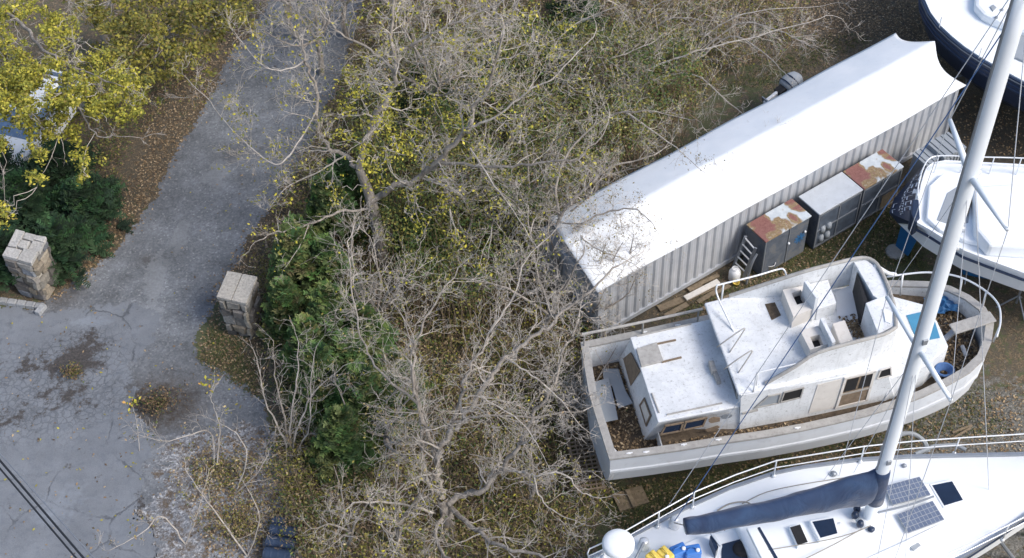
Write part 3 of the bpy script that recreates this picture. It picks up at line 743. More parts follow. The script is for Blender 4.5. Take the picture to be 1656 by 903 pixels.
m = MB(); q = ccw([TP(.1, lo0-.02, 1.5), TP(.1, hi0+.02, 1.5), TP(S0+.6, hi1, 1.5), TP(S0+.6, lo1, 1.5)]); m.prism(q, [p-Vector((0, 0, .05)) for p in q]); ck = m.build('cockpit_floor', M['rot'], TR)
m = MB(); m.bar(TP(S0, lo1, 1.72), TP(S0, hi1, 1.72), .05, .44); m.build('deck_step', M['gelold'], TR)
m = MB(); leaves_on(m, 1500, lambda: TP(rnd.uniform(.2, S0+.1), rnd.uniform(lo0+.05, hi0-.05), 1.52+abs(rnd.gauss(0, .04))), .08, BROWNS, .3)
tag(m.build('leaf_debris', M['leaf'], TR), kind='stuff')
m = MB()
def fdk():
    s = rnd.uniform(AL*.83, AL*.965); lo, hi = section(s); y = rnd.uniform(lo*.85, hi*.85); return TP(s, y, 1.97+.4*((s/AL-.35)/.65)**1.5+abs(rnd.gauss(0, .04)))
leaves_on(m, 1400, fdk, .09, BROWNS+[S(60, 60, 62), S(110, 104, 96)], .4)
tag(m.build('bow_debris', M['leaf'], TR), kind='stuff')
m = MB()
def sdd():
    s = rnd.uniform(S0+.1, AL*.8); lo, hi = section(s); y = (lo+rnd.uniform(.03, .3)) if rnd.random() < .75 else hi-rnd.uniform(.03, .3); return TP(s, y, 1.97+abs(rnd.gauss(0, .02)))
leaves_on(m, 1300, sdd, .07, BROWNS+[S(60, 52, 44)], .3); tag(m.build('side_deck_debris', M['leaf'], TR), kind='stuff')
# loose rail tube along the port side and its posts
m = MB(); m.tube([P(941, 541, 2.75), P(1040, 521, 2.75), P(1136, 500, 2.75)], .035, 8)
for u, v in ((945, 541), (1040, 521), (1130, 501)): p = P(u, v, 2.75); m.tube([p, zplace(p, 2.3)], .025, 6)
m.build('side_rail', M['rail'], TR)
# swim platform with grating
SPz = .75
s0 = [TP(-.02, section(.25)[0]-.05, SPz), TP(-.02, section(.25)[1]+.05, SPz)]
m = MB(); yl, yh = section(.25); yl += .1; yh -= .1
for i in range(26): y = yl+(yh-yl)*i/25; m.bar(TP(-.05, y, SPz), TP(-.62, y, SPz), .035, .04)
for s in (-.05, -.2, -.34, -.48, -.64): m.bar(TP(s, yl-.04, SPz-.01), TP(s, yh+.04, SPz-.01), .07 if s in (-.64, -.05) else .03, .05)
m.build('swim_platform', M['teak'], TR)
# aft cabin
ztop = 2.86
At, Bt, Ct, Dt = P(1019, 546, ztop), P(1130, 519, ztop)+ax*.3, P(1186, 659, ztop)+ax*.16, P(1064, 683, ztop)
Ab, Db = P(1000, 583, 1.5), P(1042, 712, 1.5)
def shrink(ps, k): c = sum(ps, Vector())/len(ps); return [c+(p-c)*k for p in ps]
m = MB(); tp = [At, Bt, Ct, Dt]; tt = shrink([zplace(p, ztop-.05) for p in tp], .985)
bt = [Ab, zplace(Bt, 1.5), zplace(Ct, 1.5)+ax*.1, Db]
if ccw(tt) is not tt and (ccw(tt)[0]-tt[0]).length > 1e-6: tt = tt[::-1]; bt = bt[::-1]
m.prism(tt, bt); ac = m.build('aft_cabin', M['gelold'], TR)
m = MB(); tp2 = ccw(tp); 
m.prism([p+Vector((0, 0, .01)) for p in tp2], [p-Vector((0, 0, .05)) for p in tp2]); m.build('cabin_roof', M['gelold'], TR, bevel=.02)
for a, b in ((( 1054, 636), (1066, 668)), ((1078, 671), (1168, 652)), ((1030, 544), (1118, 524))): m = MB(); m.bar(P(*a, ztop+.03), P(*b, ztop+.03), .03, .03); m.build('roof_handrail', M['rail'], TR, bevel=.006)
# sliding hatch + rails on the roof
m = MB(); q = ccw([P(1029, 564, ztop+.08), P(1062, 553, ztop+.08), P(1073, 583, ztop+.08), P(1037, 592, ztop+.08)]); m.prism(q, [p-Vector((0, 0, .07)) for p in q]); m.build('sliding_hatch', M['rail'], TR, bevel=.01)
for a, b in (((1060, 557), (1093, 550)), ((1070, 586), (1102, 578))): m = MB(); m.bar(P(*a, ztop+.03), P(*b, ztop+.03), .04, .03); m.build('hatch_rail', M['teak'], TR)
# aft wall: door and window
na = pnorm(At, Dt, Db)
m = MB(); slab(m, [ON(*q, At, na) for q in ((1009, 580), (1021, 570), (1036, 600), (1021, 624))], na, .02, .003); m.build('door', M['teak'], TR)
def window(px, p0, nn, fw=.04, pane='darkglass', frame='teak', ft=.03):
    pts = [ON(*q, p0, nn) for q in px]
    m = MB(); frame_on(m, pts, nn, fw, ft, .002); wf = m.build('window', M[frame], TR)
    m = MB(); slab(m, pts, nn, .008, .003); m.build('pane', M[pane], wf)
window([(1036, 656), (1043, 645), (1053, 672), (1046, 688)], At, na, pane='cream')
# starboard wall of aft cabin
ns = pnorm(Dt, Ct, zplace(Ct, 1.5)+ax*.1)
window([(1068, 702), (1076, 688), (1104, 683), (1100, 696)], Dt, ns)
window([(1104, 695), (1109, 682), (1142, 675), (1136, 688)], Dt, ns)
m = MB(); slab(m, [ON(*q, Dt, ns) for q in ((1146, 677), (1154, 674), (1164, 675), (1164, 681), (1150, 684), (1146, 682))], ns, .012, .003); slab(m, [ON(*q, Dt, ns) for q in ((1141, 694), (1160, 688), (1164, 690), (1156, 697), (1143, 698))], ns, .012, .003); m.build('vent_plate', M['teak'], TR)
m = MB(); slab(m, [ON(1166+9*math.cos(a)+9, 673+3.5*math.sin(a)-.2*9*math.cos(a), Dt, ns) for a in np.linspace(0, 6.28, 14)[:-1]], ns, .015, .003); m.build('port_light', M['alu'], TR)
# main cabin
zf = 3.42
p1, p2 = P(1196, 694, 2.0), P(1450, 640, 2.2); p3 = P(1196, 640, zf-.06)+sy*.0
ua = (p2-p1); ua.z = 0; ua.normalize()
nst = pnorm(p1, p2, P(1320, 619, zf-.08))
def tocent(p): return (p-stern).dot(sy)
def mirror(p): y = (p-stern).dot(sy); return p-sy*2*y
tA = ON(1198, 643, p1, nst); tB = ON(1436, 592, p1, nst); tC = TP(AL*.735, -.55, zf-.1)
loopb = [p1, p2, TP(AL*.765, -.5, 2.25)]; loopt = [tA, tB, tC]
yc = tocent((P(1139, 490, zf)+P(1194, 636, zf))/2)
def mirc(p): y = (p-stern).dot(sy)-yc; return p-sy*2*y
lb = [zplace(p, 1.98) for p in loopb]; lb = lb+[mirc(p) for p in reversed(lb)]
lt = [zplace(p, zf-.06) for p in loopt]; lt = lt+[mirc(p) for p in reversed(lt)]
m = MB(); m.prism(lt, lb); m.build('main_cabin', M['gelold'], TR)
# side windows, door, panels
window([(1220, 659), (1242, 640), (1262, 636), (1258, 651)], p1, nst, .03, 'greymat', 'rail')
window([(1262, 650), (1268, 634), (1299, 626), (1294, 642)], p1, nst, .03, 'dark', 'rail')
m = MB(); slab(m, [ON(*q, p1, nst) for q in ((1307, 668), (1322, 622), (1362, 612), (1350, 659))], nst, .012, .003); m.build('side_panel', M['cream'], TR, bevel=.004)
ddp = [ON(*q, p1, nst) for q in ((1352, 658), (1367, 611), (1414, 600), (1401, 646))]
m = MB(); slab(m, ddp, nst, .02, .003); door = m.build('door', M['teak'], TR)
m = MB(); frame_on(m, ddp, nst, .06, .035, .004)
mid = [ddp[0].lerp(ddp[1], .45), ddp[3].lerp(ddp[2], .45)]; frame_on(m, [mid[0], mid[1]], nst, .05, .035, .005)
m.build('frame', M['cream'], door)
m = MB()
u0, u1 = ddp[1]-ddp[0], ddp[3]-ddp[0]
for a in (.08, .54): slab(m, [ddp[0]+u1*a+u0*.52, ddp[0]+u1*(a+.38)+u0*.52, ddp[0]+u1*(a+.38)+u0*.93, ddp[0]+u1*a+u0*.93], nst, .006, .024)
m.build('pane', M['dark'], door)
window([(1418, 612), (1424, 598), (1440, 593), (1441, 606)], p1, nst, .03, 'dark', 'cream')
m = MB(); m.bar(ON(1200, 668, p1, nst)+nst*.02, ON(1225, 662, p1, nst)+nst*.02, .03, .06); m.build('rub_strip', M['rail'], TR)
# aft-facing windows below the flybridge
aw0, aw1 = lt[0], lt[-1]; naw = pnorm(lt[0], lt[-1], lb[0])
for a, b in ((.1, .42), (.58, .9)):
    q = [lb[0].lerp(lb[-1], a).lerp(lt[0].lerp(lt[-1], a), .66), lb[0].lerp(lb[-1], b).lerp(lt[0].lerp(lt[-1], b), .66), lb[0].lerp(lb[-1], b).lerp(lt[0].lerp(lt[-1], b), .93), lb[0].lerp(lb[-1], a).lerp(lt[0].lerp(lt[-1], a), .93)]
    m = MB(); frame_on(m, q, naw, .04, .03, .002); wf = m.build('window', M['rail'], TR)
    m = MB(); slab(m, q, naw, .008, .003); m.build('pane', M['darkglass'], wf)
m = MB(); m.box(P(1152, 595, ztop+.1), .12, .3, .16, math.atan2(ax.y, ax.x)); m.box(P(1157, 606, ztop+.07), .1, .5, .1, math.atan2(ax.y, ax.x)+.1); m.build('roof_box', M['rail'], TR, bevel=.01)
# flybridge deck
fd = [(1194, 637, zf), (1254, 628, zf), (1322, 614, zf), (1400, 597, zf), (1443, 583, zf)]
fds = [P(*q) for q in fd]; fdp = [P(1139, 489, zf), P(1180, 479, zf)]
fw = mirc(fds[-1]); fdl = ccw(fds+[TP(AL*.745, yc, zf), fw]+[mirc(fds[2])]+[P(1180, 480, zf), P(1139, 490, zf)])
m = MB(); m.prism(fdl, [p-Vector((0, 0, .09)) for p in fdl]); m.build('flybridge_deck', M['gelold'], TR, bevel=.03)
# coaming
zc = zf+.86
cs = [(1238, 621, zf+.03), (1285, 594, zf+.45), (1322, 571, zf+.75), (1393, 551, zc), (1430, 541, zc), (1449, 530, zc)]
cp = [(1180, 479, zf+.05), (1232, 462, zf+.4), (1300, 440, zf+.8), (1345, 428, zc), (1378, 420, zc), (1400, 418, zc), (1418, 428, zc), (1434, 459, zc), (1447, 500, zc), (1449, 530, zc)]
cl = smooth_line([P(*q) for q in cp], 3)+smooth_line([P(*q) for q in reversed(cs)], 3)[1:]
m = MB(); wallstrip(m, cl, zf-.02, .06); m.build('flybridge_coaming', M['gelold'], TR)
m = MB(); m.tube([p+Vector((0, 0, .01)) for p in cl], .045, 8); m.build('coaming_cap', M['rail'], TR)
# forward ledge (chart shelf)
m = MB(); q = ccw([P(1381, 424, zc-.03), P(1400, 420, zc-.03), P(1416, 431, zc-.03), P(1432, 461, zc-.03), P(1444, 500, zc-.03), P(1412, 478, zc-.03)]); m.prism(q, [zplace(p, zf) for p in q]); m.build('dash_shelf', M['gelold'], TR, bevel=.01)
m = MB(); q = ccw([P(1400, 490, zc-.01), P(1440, 474, zc-.01), P(1449, 526, zc-.01), P(1420, 540, zc-.01)]); m.prism(q, [zplace(p, zf) for p in q]); hc = m.build('helm_console', M['gelold'], TR, bevel=.015)
m = MB(); q = ccw([P(1386, 440, zc-.1), P(1400, 478, zc-.1), P(1406, 494, zc-.1), P(1398, 494, zc-.1)]); m.prism(q, [zplace(p, zf+.05) for p in q]); m.build('console_face', M['dark'], TR)
m = MB(); q = ccw([P(1428, 500, zc+.02), P(1444, 505, zc+.02), P(1440, 523, zc+.02), P(1432, 520, zc+.02)]); m.prism(q, [p-Vector((0, 0, .03)) for p in q]); m.build('chart_tray', M['whiteplastic'], TR)
# seat boxes with hatch openings
def seatbox(top_px, open_px, z, name='seat_box'):
    t = ccw([P(*q, z) for q in top_px]); o_ = ccw([P(*q, z) for q in open_px])
    # align start vertices
    k = min(range(4), key=lambda i: (o_[i]-t[0]).length); o_ = o_[k:]+o_[:k]
    m = MB(); b = [zplace(p, zf) for p in t]
    ringwall(m, [b, t, o_, [p-Vector((0, 0, .22)) for p in o_]])
    ob = m.build(name, M['cream'], TR)
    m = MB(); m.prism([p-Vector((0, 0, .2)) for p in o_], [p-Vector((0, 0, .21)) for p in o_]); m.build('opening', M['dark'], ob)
zs = zf+.42
seatbox([(1266, 469), (1300, 462), (1318, 498), (1283, 512)], [(1280, 474), (1295, 469), (1303, 489), (1289, 493)], zs)
seatbox([(1294, 535), (1323, 527), (1340, 556), (1310, 566)], [(1310, 545), (1325, 541), (1332, 558), (1317, 562)], zf+.36)
m = MB(); q = ccw([P(1300, 455, zf+.85), P(1306, 453, zf+.85), P(1325, 480, zf+.85), P(1319, 482, zf+.85)]); m.prism(q, [zplace(p, zf) for p in q]); m.build('seat_back', M['gelold'], TR, bevel=.015)
m = MB(); q = ccw([P(1308, 459, zs), P(1339, 452, zs), P(1353, 490, zs), P(1322, 500, zs)]); m.prism(q, [zplace(p, zf) for p in q]); m.build('helm_seat', M['gelold'], TR, bevel=.02)
m = MB(); q = ccw([P(1326, 515, zf+.6), P(1332, 513, zf+.6), P(1352, 552, zf+.6), P(1346, 555, zf+.6)]); m.prism(q, [zplace(p, zf) for p in q]); m.build('seat_back', M['gelold'], TR, bevel=.015)
m = MB(); q = ccw([P(1346, 523, zf+.4), P(1366, 517, zf+.4), P(1380, 550, zf+.4), P(1358, 556, zf+.4)]); m.prism(q, [zplace(p, zf) for p in q]); m.build('helm_seat', M['cream'], TR, bevel=.02)
m = MB(); q = ccw([P(1352, 472, zf+.01), P(1374, 462, zf+.01), P(1396, 500, zf+.01), P(1402, 522, zf+.01), P(1390, 532, zf+.01), P(1372, 510, zf+.01), P(1354, 512, zf+.01)]); m.prism(q, [p-Vector((0, 0, .008)) for p in q]); m.build('floor_patch', M['whiteplastic'], TR)
m = MB(); leaves_on(m, 260, lambda: lerp(P(1370, 520, zf), P(1396, 546, zf), rnd.random())+Vector((rnd.gauss(0, .12), rnd.gauss(0, .1), .02+rnd.random()*.02)), .09, BROWNS, .2); tag(m.build('leaf_pile', M['leaf'], TR), kind='stuff')
m = MB(); q = ccw([P(1237, 492, zf+.01), P(1253, 489, zf+.01), P(1263, 510, zf+.01), P(1248, 518, zf+.01)]); m.prism(q, [p-Vector((0, 0, .007)) for p in q]); m.build('worn_patch', M['rot'], TR)
# rails on the flybridge
def rail(name, paths, r=.018, mat='steel', parent=None):
    m = MB()
    for pth in paths: m.tube(pth, r, 8)
    return m.build(name, M[mat], parent or TR, smooth=True)
def down(p, z): return [p, zplace(p, z)]
r0 = [zplace(P(1187, 537, zf), zf), P(1161, 481, zf+.35), P(1159, 464, zf+.55), P(1166, 460, zf+.58), P(1220, 447, zf+.6), P(1258, 436, zf+.6), P(1268, 437, zf+.58), P(1273, 450, zf+.4)]
rail('grab_rail', [smooth_line(r0, 5), down(P(1170, 460, zf+.56), zf)], .022)
for a, b, c in (((1159, 562), (1204, 531), (1180, 570)), ((1170, 598), (1216, 567), (1194, 603))):
    rail('boarding_rail', [smooth_line([P(*a, zf+.02), P(a[0]+22, a[1]-16, zf+.3), P(*b, zf+.45), P(b[0]-6, b[1]+12, zf+.3), P(*c, zf+.02)], 4)], .016, 'rail')
rail('grab_rail', [smooth_line([P(1218, 634, zf), P(1224, 606, zf+.4), P(1229, 602, zf+.45), P(1280, 590, zf+.5), P(1318, 578, zf+.6), P(1324, 570, zf+.62)], 4), down(P(1226, 604, zf+.43), zf)], .018)
# trunk cabin and bow
tz = 2.95
tk = [TP(AL*.74, -1.05, tz), P(1533, 562, tz), P(1515, 522, tz), P(1497, 494, tz), TP(AL*.73, 1.25, tz)]
tk = ccw([P(1440, 478, tz), P(1497, 493, tz), P(1516, 520, tz), P(1534, 560, tz), P(1500, 590, tz), P(1440, 612, tz)])
m = MB(); m.prism(tk, [zplace(p, 2.0) for p in shrink(tk, 1.03)]); m.build('trunk_cabin', M['gelold'], TR, bevel=.03)
m = MB(); q = ccw([P(1466, 510, tz+.02), P(1506, 501, tz+.02), P(1520, 546, tz+.02), P(1484, 553, tz+.02)]); m.prism(q, [p-Vector((0, 0, .03)) for p in q]); m.build('blue_hatch', M['bluewindow'], TR)
tn = pnorm(tk[0], tk[1], zplace(tk[0], 2.0))
for u, v in ((1489, 596), (1509, 583)):
    m = MB(); c = P(u, v, 2.7); m.lathe(c-sy*.0, [(.09, 0), (.09, .02), (.07, .03)], 12, (c-zplace(stern+ax*(c-stern).dot(ax), 2.7)).normalized()); m.build('port_light', M['bluewindow'], TR)
m = MB(); m.bar(P(1540, 533, 2.98), P(1606, 512, 3.02), .3, .05); m.build('anchor_platform', M['rail'], TR, bevel=.01)
m = MB(); m.bar(P(1515, 560, 2.5), P(1553, 527, 2.75), .12, .08); m.tube([P(1556, 560, 2.6), P(1562, 575, 2.6)], .05, 8); m.build('windlass', M['alu'], TR)
br = [P(1434, 448, 3.05), P(1470, 443, 3.1), P(1505, 441, 3.15), P(1551, 448, 3.25), P(1590, 468, 3.35), P(1614, 492, 3.45), P(1618, 520, 3.45), P(1612, 545, 3.45)]
posts = [(1460, 444, 3.1, 2.5), (1512, 442, 3.16, 2.6), (1556, 450, 3.26, 2.75), (1595, 472, 3.36, 2.85), (1616, 530, 3.45, 2.9)]
def bulge(p, z): q = cproj(zplace(p, z)); q.z = z; return p.lerp(zplace(q, p.z), .08)
rail('bow_rail', [smooth_line(br, 5)]+[[P(u, v, z), zplace(bulge(P(u, v, z), z), z2)] for u, v, z, z2 in posts], .024)
rail('light_bracket', [smooth_line([P(1416, 430, zc), P(1436, 442, 3.3), P(1448, 444, 3.1)], 4)], .05, 'gelold')
for u, v in ((1018, 733), (1045, 731), (1106, 719), (1162, 711), (1290, 692), (1042, 537), (1096, 526)):
    c = P(u, v, 2.33); m = MB(); m.bar(c-ax*.07, c+ax*.07, .025, .03); m.box(c-Vector((0, 0, .01)), .05, .05, .03); m.build('cleat', M['whiteplastic'], TR, bevel=.004)
# things lying on the cruiser
m = MB(); q = ccw([P(953, 620, 1.72), P(985, 610, 1.72), P(1000, 678, 1.72), P(970, 684, 1.72)]); q = [Vector(p) for p in q]; m.prism(q, [p-Vector((0, 0, .04)) for p in q]); one(m, 'loose_panel', M['greymat'], 'square grey panel lying at the transom on the cabin cruiser', 'panel', bevel=.04, )
m = MB(); q = ccw([P(974, 596, 1.66), P(1000, 596, 1.66), P(1012, 632, 1.66), P(1024, 652, 1.66), P(1000, 660, 1.66), P(990, 625, 1.66), P(976, 612, 1.66)]); m.prism(q, [p-Vector((0, 0, .03)) for p in q]); one(m, 'loose_panel', M['greymat'], 'shaped grey panel lying partly under the square one in the cruiser cockpit', 'panel', bevel=.02)
m = MB(); m.bar(P(988, 703, 2.2)+Vector((0, 0, -.55)), P(995, 711, 2.2)+Vector((0, 0, -.55)), .12, .1); one(m, 'white_box', M['whiteplastic'], 'tiny white box lying in the stern corner of the cruiser cockpit', 'box', bevel=.015)
m = MB(); c = P(1526, 603, 2.45)
for i in range(5): m.tube([c+Vector(((.12+.02*i)*math.cos(a), (.1+.02*i)*math.sin(a), .03*i)) for a in np.linspace(0, 6.28, 18)], .03, 6)
one(m, 'coiled_rope', M['bluerope'], 'coil of dark blue rope on the cruiser side deck by the bow', 'rope')
m = MB()
c = P(1521, 496, 2.45); n_ = 9; vs = [c+Vector(((i-4)*.09+rnd.gauss(0, .02), (j-4)*.06+rnd.gauss(0, .02), rnd.uniform(0, .16))) for i in range(n_) for j in range(n_)]
m.add(vs, [(i*n_+j, (i+1)*n_+j, (i+1)*n_+j+1, i*n_+j+1) for i in range(n_-1) for j in range(n_-1)]); one(m, 'crumpled_tarp', M['bluetarp'], 'crumpled blue tarp on the cruiser foredeck', 'tarp')

# ================================================================ near sailboat
ZD = 2.35
SL = thing('sailing_yacht', 'large white sailing yacht with navy sail cover and two solar panels, nearest the camera', 'boat', zplace(P(1405, 840, 2.6), 0))
mb0 = P(1405, 838, 2.62); bowp = P(1760, 742, 2.75)
sx = (bowp-mb0); sx.z = 0; sx.normalize(); sw = Vector((-sx.y, sx.x, 0))     # sw points to port (up in the photo)
port = [(952, 905, ZD), (985, 884, ZD), (1024, 865, ZD), (1103, 824, ZD), (1180, 789, ZD), (1251, 765, ZD), (1300, 755, ZD), (1388, 743, ZD+.02), (1468, 738, ZD+.05), (1549, 736, ZD+.1), (1656, 734, ZD+.2), (1710, 737, ZD+.3)]
portw = [P(*q) for q in port]
def mirs(p): return p-sw*2*(p-mb0).dot(sw)
loop = ccw([*portw, bowp, *[mirs(p) for p in reversed(portw)]])
so0 = zplace(mb0, 0)+sx*((portw[0]-mb0).dot(sx)); SLen = (bowp-so0).dot(sx)
m = MB(); ringwall(m, hull_rings(loop, [(0, 0), (.12, .01), (.3, .06), (.45, .2), (.56, .5), (.62, .9)], so0, sx, SLen, .1), cap1=True); m.f = [tuple(reversed(f)) for f in m.f]; m.build('hull', M['gel'], SL, smooth=False)
m = MB(); k0 = zplace(so0+sx*SLen*.38, 0); m.prism([k0+sx*s+sw*y+Vector((0, 0, 1.0)) for s, y in ((-1.4, -.12), (1.4, -.12), (1.4, .12), (-1.4, .12))], [k0+sx*s+sw*y+Vector((0, 0, .02)) for s, y in ((-.9, -.12), (1.1, -.12), (1.1, .12), (-.9, .12))]); m.build('keel', M['rudder'], SL, bevel=.03)
NS_ = 44; vs = []
def sec(lp, s, o, a, b):
    ys = []
    for i in range(len(lp)):
        p, q = lp[i], lp[(i+1) % len(lp)]; sa, sb = (p-o).dot(a), (q-o).dot(a)
        if (sa-s)*(sb-s) <= 0 and abs(sa-sb) > 1e-9: ys.append((p.lerp(q, (s-sa)/(sb-sa))-o).dot(b))
    return min(ys), max(ys)
def SP(s, y, z): return zplace(mb0, z)+sx*s+sw*y       # s measured from the mast toward the bow
s_st = (portw[0]-mb0).dot(sx); s_bw = (bowp-mb0).dot(sx)
def decknet(lp, o, a, b, s0, s1, zfun, camber=.06, nj=8, ns=44):
    m = MB(); vs = []
    for i in range(ns+1):
        s = s0+(s1-s0)*i/ns; lo, hi = sec(lp, s, o, a, b)
        for j in range(nj+1):
            t = j/nj; vs.append(zplace(o, zfun(s)+camber*4*t*(1-t))+a*s+b*(lo+(hi-lo)*t))
    fs = [(i*(nj+1)+j, (i+1)*(nj+1)+j, (i+1)*(nj+1)+j+1, i*(nj+1)+j+1) for i in range(ns) for j in range(nj)]
    m.add(vs, fs); return m
zdk = lambda s: ZD-.02+.3*max(0, s/s_bw)**2
m = decknet(loop, mb0, sx, sw, s_st+.02, s_bw-.03, zdk, .1); m.build('deck', M['gel'], SL, smooth=True)
m = MB(); lo_ = off_loop(loop, -.015); li_ = off_loop(loop, .05)
ringwall(m, [up(lo_, -.05), up(lo_, .05), up(li_, .05), up(li_, -.03)]); m.build('toe_rail', M['alu'], SL)
m = MB(); lo_ = off_loop(loop, -.022); ringwall(m, [up(lo_, -.16), up(lo_, -.11), up(li_, -.11), up(li_, -.16)]); m.build('side_stripe', M['navy'], SL)
# coachroof
cr = [(-2.75, -1.02), (-1.2, -1.05), (.4, -.8), (1.9, -.45), (2.3, 0), (1.9, .45), (.4, .8), (-1.2, 1.05), (-2.75, 1.02)]
crt = ccw([SP(s, y, ZD+.3-.035*abs(y)+(-.12 if s > 1.5 else 0)) for s, y in cr]); crb = [zplace(SP((p-mb0).dot(sx), (p-mb0).dot(sw)*1.12, 0), ZD-.02) for p in crt]
m = MB(); m.prism(crt, crb); m.build('coachroof', M['gel'], SL, bevel=.05, seg=3)
# hatches
def hatch(px, z, pane, fw=.05, name='deck_hatch', fr='gel', h=.05):
    t = ccw([P(*q, z) for q in px]); m = MB(); m.prism(t, [p-Vector((0, 0, h+.1)) for p in t]); ob = m.build(name, M[fr], SL, bevel=.012)
    c = sum(t, Vector())/len(t); i_ = [p+(c-p).normalized()*fw*1.3 for p in t]; m = MB(); m.prism([p+Vector((0, 0, .006)) for p in i_], [p-Vector((0, 0, .02)) for p in i_]); m.build('pane', M[pane], ob); return ob
hatch([(1503, 783), (1541, 775), (1562, 811), (1526, 822)], ZD+.2, 'darkglass')
hatch([(1309, 842), (1350, 835), (1359, 865), (1325, 874)], ZD+.4, 'darkglass')
hatch([(1276, 852), (1294, 847), (1308, 878), (1290, 884)], ZD+.38, 'dark', .02)
def solar(px, z):
    t = [P(*q, z) for q in px]
    me = D.meshes.new('solar_panel'); n_ = pnorm(t[0], t[1], t[2])
    v = [p for p in t]+[p-Vector((0, 0, .03)) for p in t]
    f = [(0, 1, 2, 3), (4, 7, 6, 5), (0, 4, 5, 1), (1, 5, 6, 2), (2, 6, 7, 3), (3, 7, 4, 0)]
    if (t[1]-t[0]).cross(t[2]-t[0]).z < 0: f = [tuple(reversed(x)) for x in f]
    me.from_pydata([tuple(p-ORG[SL.name]) for p in v], [], f); me.materials.append(M['solar'])
    uv = me.uv_layers.new(name='uv'); cr_ = {0: (0, 0), 1: (1, 0), 2: (1, 1), 3: (0, 1)}
    for lp_ in me.loops: uv.data[lp_.index].uv = cr_.get(lp_.vertex_index, (0, 0)) if lp_.vertex_index < 4 else (.01, .01)
    ob = D.objects.new('solar_panel', me); COL.objects.link(ob); ob.parent = SL; ORG[ob.name] = ORG[SL.name]
solar([(1431, 786), (1487, 771), (1505, 800), (1444, 817)], ZD+.31)
solar([(1451, 832), (1508, 810), (1527, 840), (1469, 862)], ZD+.31)
# lines and tracks on the deck
def sline(pts, z, r=.012, mat='rope', name='deck_line'):
    m = MB(); m.tube(smooth_line([P(u, v, z) for u, v in pts], 4), r, 6); return m.build(name, M[mat], SL)
sline([(1420, 829), (1450, 822), (1480, 814), (1510, 803)], ZD+.34, .025, 'alu', 'grab_bar')
sline([(1200, 815), (1240, 796), (1300, 783), (1385, 770)], ZD+.08)
sline([(1180, 838), (1215, 818), (1290, 800), (1345, 790)], ZD+.08)
sline([(1410, 903), (1440, 890), (1466, 874)], ZD+.1, .02, 'alu', 'genoa_track')
sline([(1390, 915), (1440, 893), (1470, 884)], ZD+.08)
sline([(1240, 890), (1330, 875), (1380, 862), (1408, 850)], ZD+.42, .012)
sline([(1300, 905), (1350, 880), (1395, 855)], ZD+.42, .012)
sline([(1160, 826), (1180, 815), (1205, 812), (1220, 820)], ZD+.12, .02, 'rope', 'mooring_line')
for u, v, k in ((1466, 873, .12), (1462, 754, .06), (1348, 767, .08), (1646, 769, .06), (1588, 810, .04), (1443, 843, .06)):
    m = MB(); m.lathe(P(u, v, ZD+.04), [(k*.8, 0), (k, .02), (k*.5, .06), (.001, .07)], 12); m.build('deck_fitting', M['alu'], SL, smooth=True)
m = MB(); m.bar(P(1474, 888, ZD+.1), P(1486, 879, ZD+.1), .12, .03); m.build('hull_window', M['greymat'], SL, bevel=.01)
for u, v, r in ((1091, 846, .13), (1041, 882, .13), (1356, 855, .07), (1407, 862, .1)):
    m = MB(); m.lathe(P(u, v, ZD+.12), [(r, -.14), (r, 0), (r*.75, .03), (r*.62, .12), (r*.8, .17), (r*.4, .2), (.001, .2)], 18); m.build('winch', M['steel'] if u != 1407 else M['navy'], SL, smooth=True)
# stern deck step + cockpit
def block(px, z, z0, mat, name, bev=.03): t = ccw([P(*q, z) for q in px]); m = MB(); m.prism(t, [zplace(p, z0) for p in t]); return m.build(name, M[mat], SL, bevel=bev)
block([(1050, 905), (1130, 868), (1210, 850), (1240, 920), (1080, 960)], ZD+.1, ZD-.05, 'gel', 'cockpit_coaming')
ckh = block([(1167, 880), (1211, 868), (1240, 905), (1245, 930), (1168, 930)], ZD+.13, ZD, 'darkglass', 'cockpit_well', .01)
m = MB(); m.lathe(P(1200, 888, ZD+.135), [(.2, 0), (.17, .03), (.1, .05), (.001, .05)], 16); m.build('steering_pod', M['dark'], SL)
block([(1207, 853), (1222, 852), (1258, 915), (1240, 920)], ZD+.62, ZD+.5, 'gel', 'arch_bar', .02)
block([(1225, 853), (1229, 852), (1264, 912), (1259, 914)], ZD+.56, ZD+.5, 'navy', 'arch_trim', .01)
block([(1148, 868), (1152, 862), (1162, 884), (1158, 892)], ZD+.4, ZD, 'darkglass', 'instrument_panel', .01)
for a, b in (((1150, 862), (1166, 884)), ((1166, 884), (1160, 905))):
    m = MB(); m.bar(P(*a, ZD+.42), P(*b, ZD+.42), .05, .05); m.build('windscreen_bar', M['steel'], SL)
# stanchions and guard wires
upl = [(950, 896), (953, 888), (977, 877), (1011, 859), (1066, 828), (1123, 796), (1190, 768), (1256, 745), (1300, 738), (1398, 722), (1475, 714), (1552, 708.5), (1656, 702), (1720, 700)]
def railpt(u, v, z=ZD+.62): return P(u, v, z)
pu = [railpt(u, v) for u, v in upl]; plo = [p+Vector((0, 0, -.28)) for p in pu]
rail('guard_wire', [pu], .016, 'steel', SL); rail('guard_wire', [plo], .013, 'steel', SL)
rail('guard_wire', [[mirs(p) for p in pu]], .016, 'steel', SL); rail('guard_wire', [[mirs(p) for p in plo]], .013, 'steel', SL)
for u, v in ((977, 877), (1066, 828), (1123, 796), (1256, 745), (1398, 722), (1552, 708.5), (1690, 701)):
    for g_ in (0, 1):
        p = railpt(u, v); p = mirs(p) if g_ else p; m = MB(); m.tube([p+Vector((0, 0, .01)), zplace(p, ZD)], .018, 8); m.lathe(zplace(p, ZD), [(.05, 0), (.05, .03), (.03, .07)], 10); m.build('stanchion', M['steel'], SL, smooth=True)
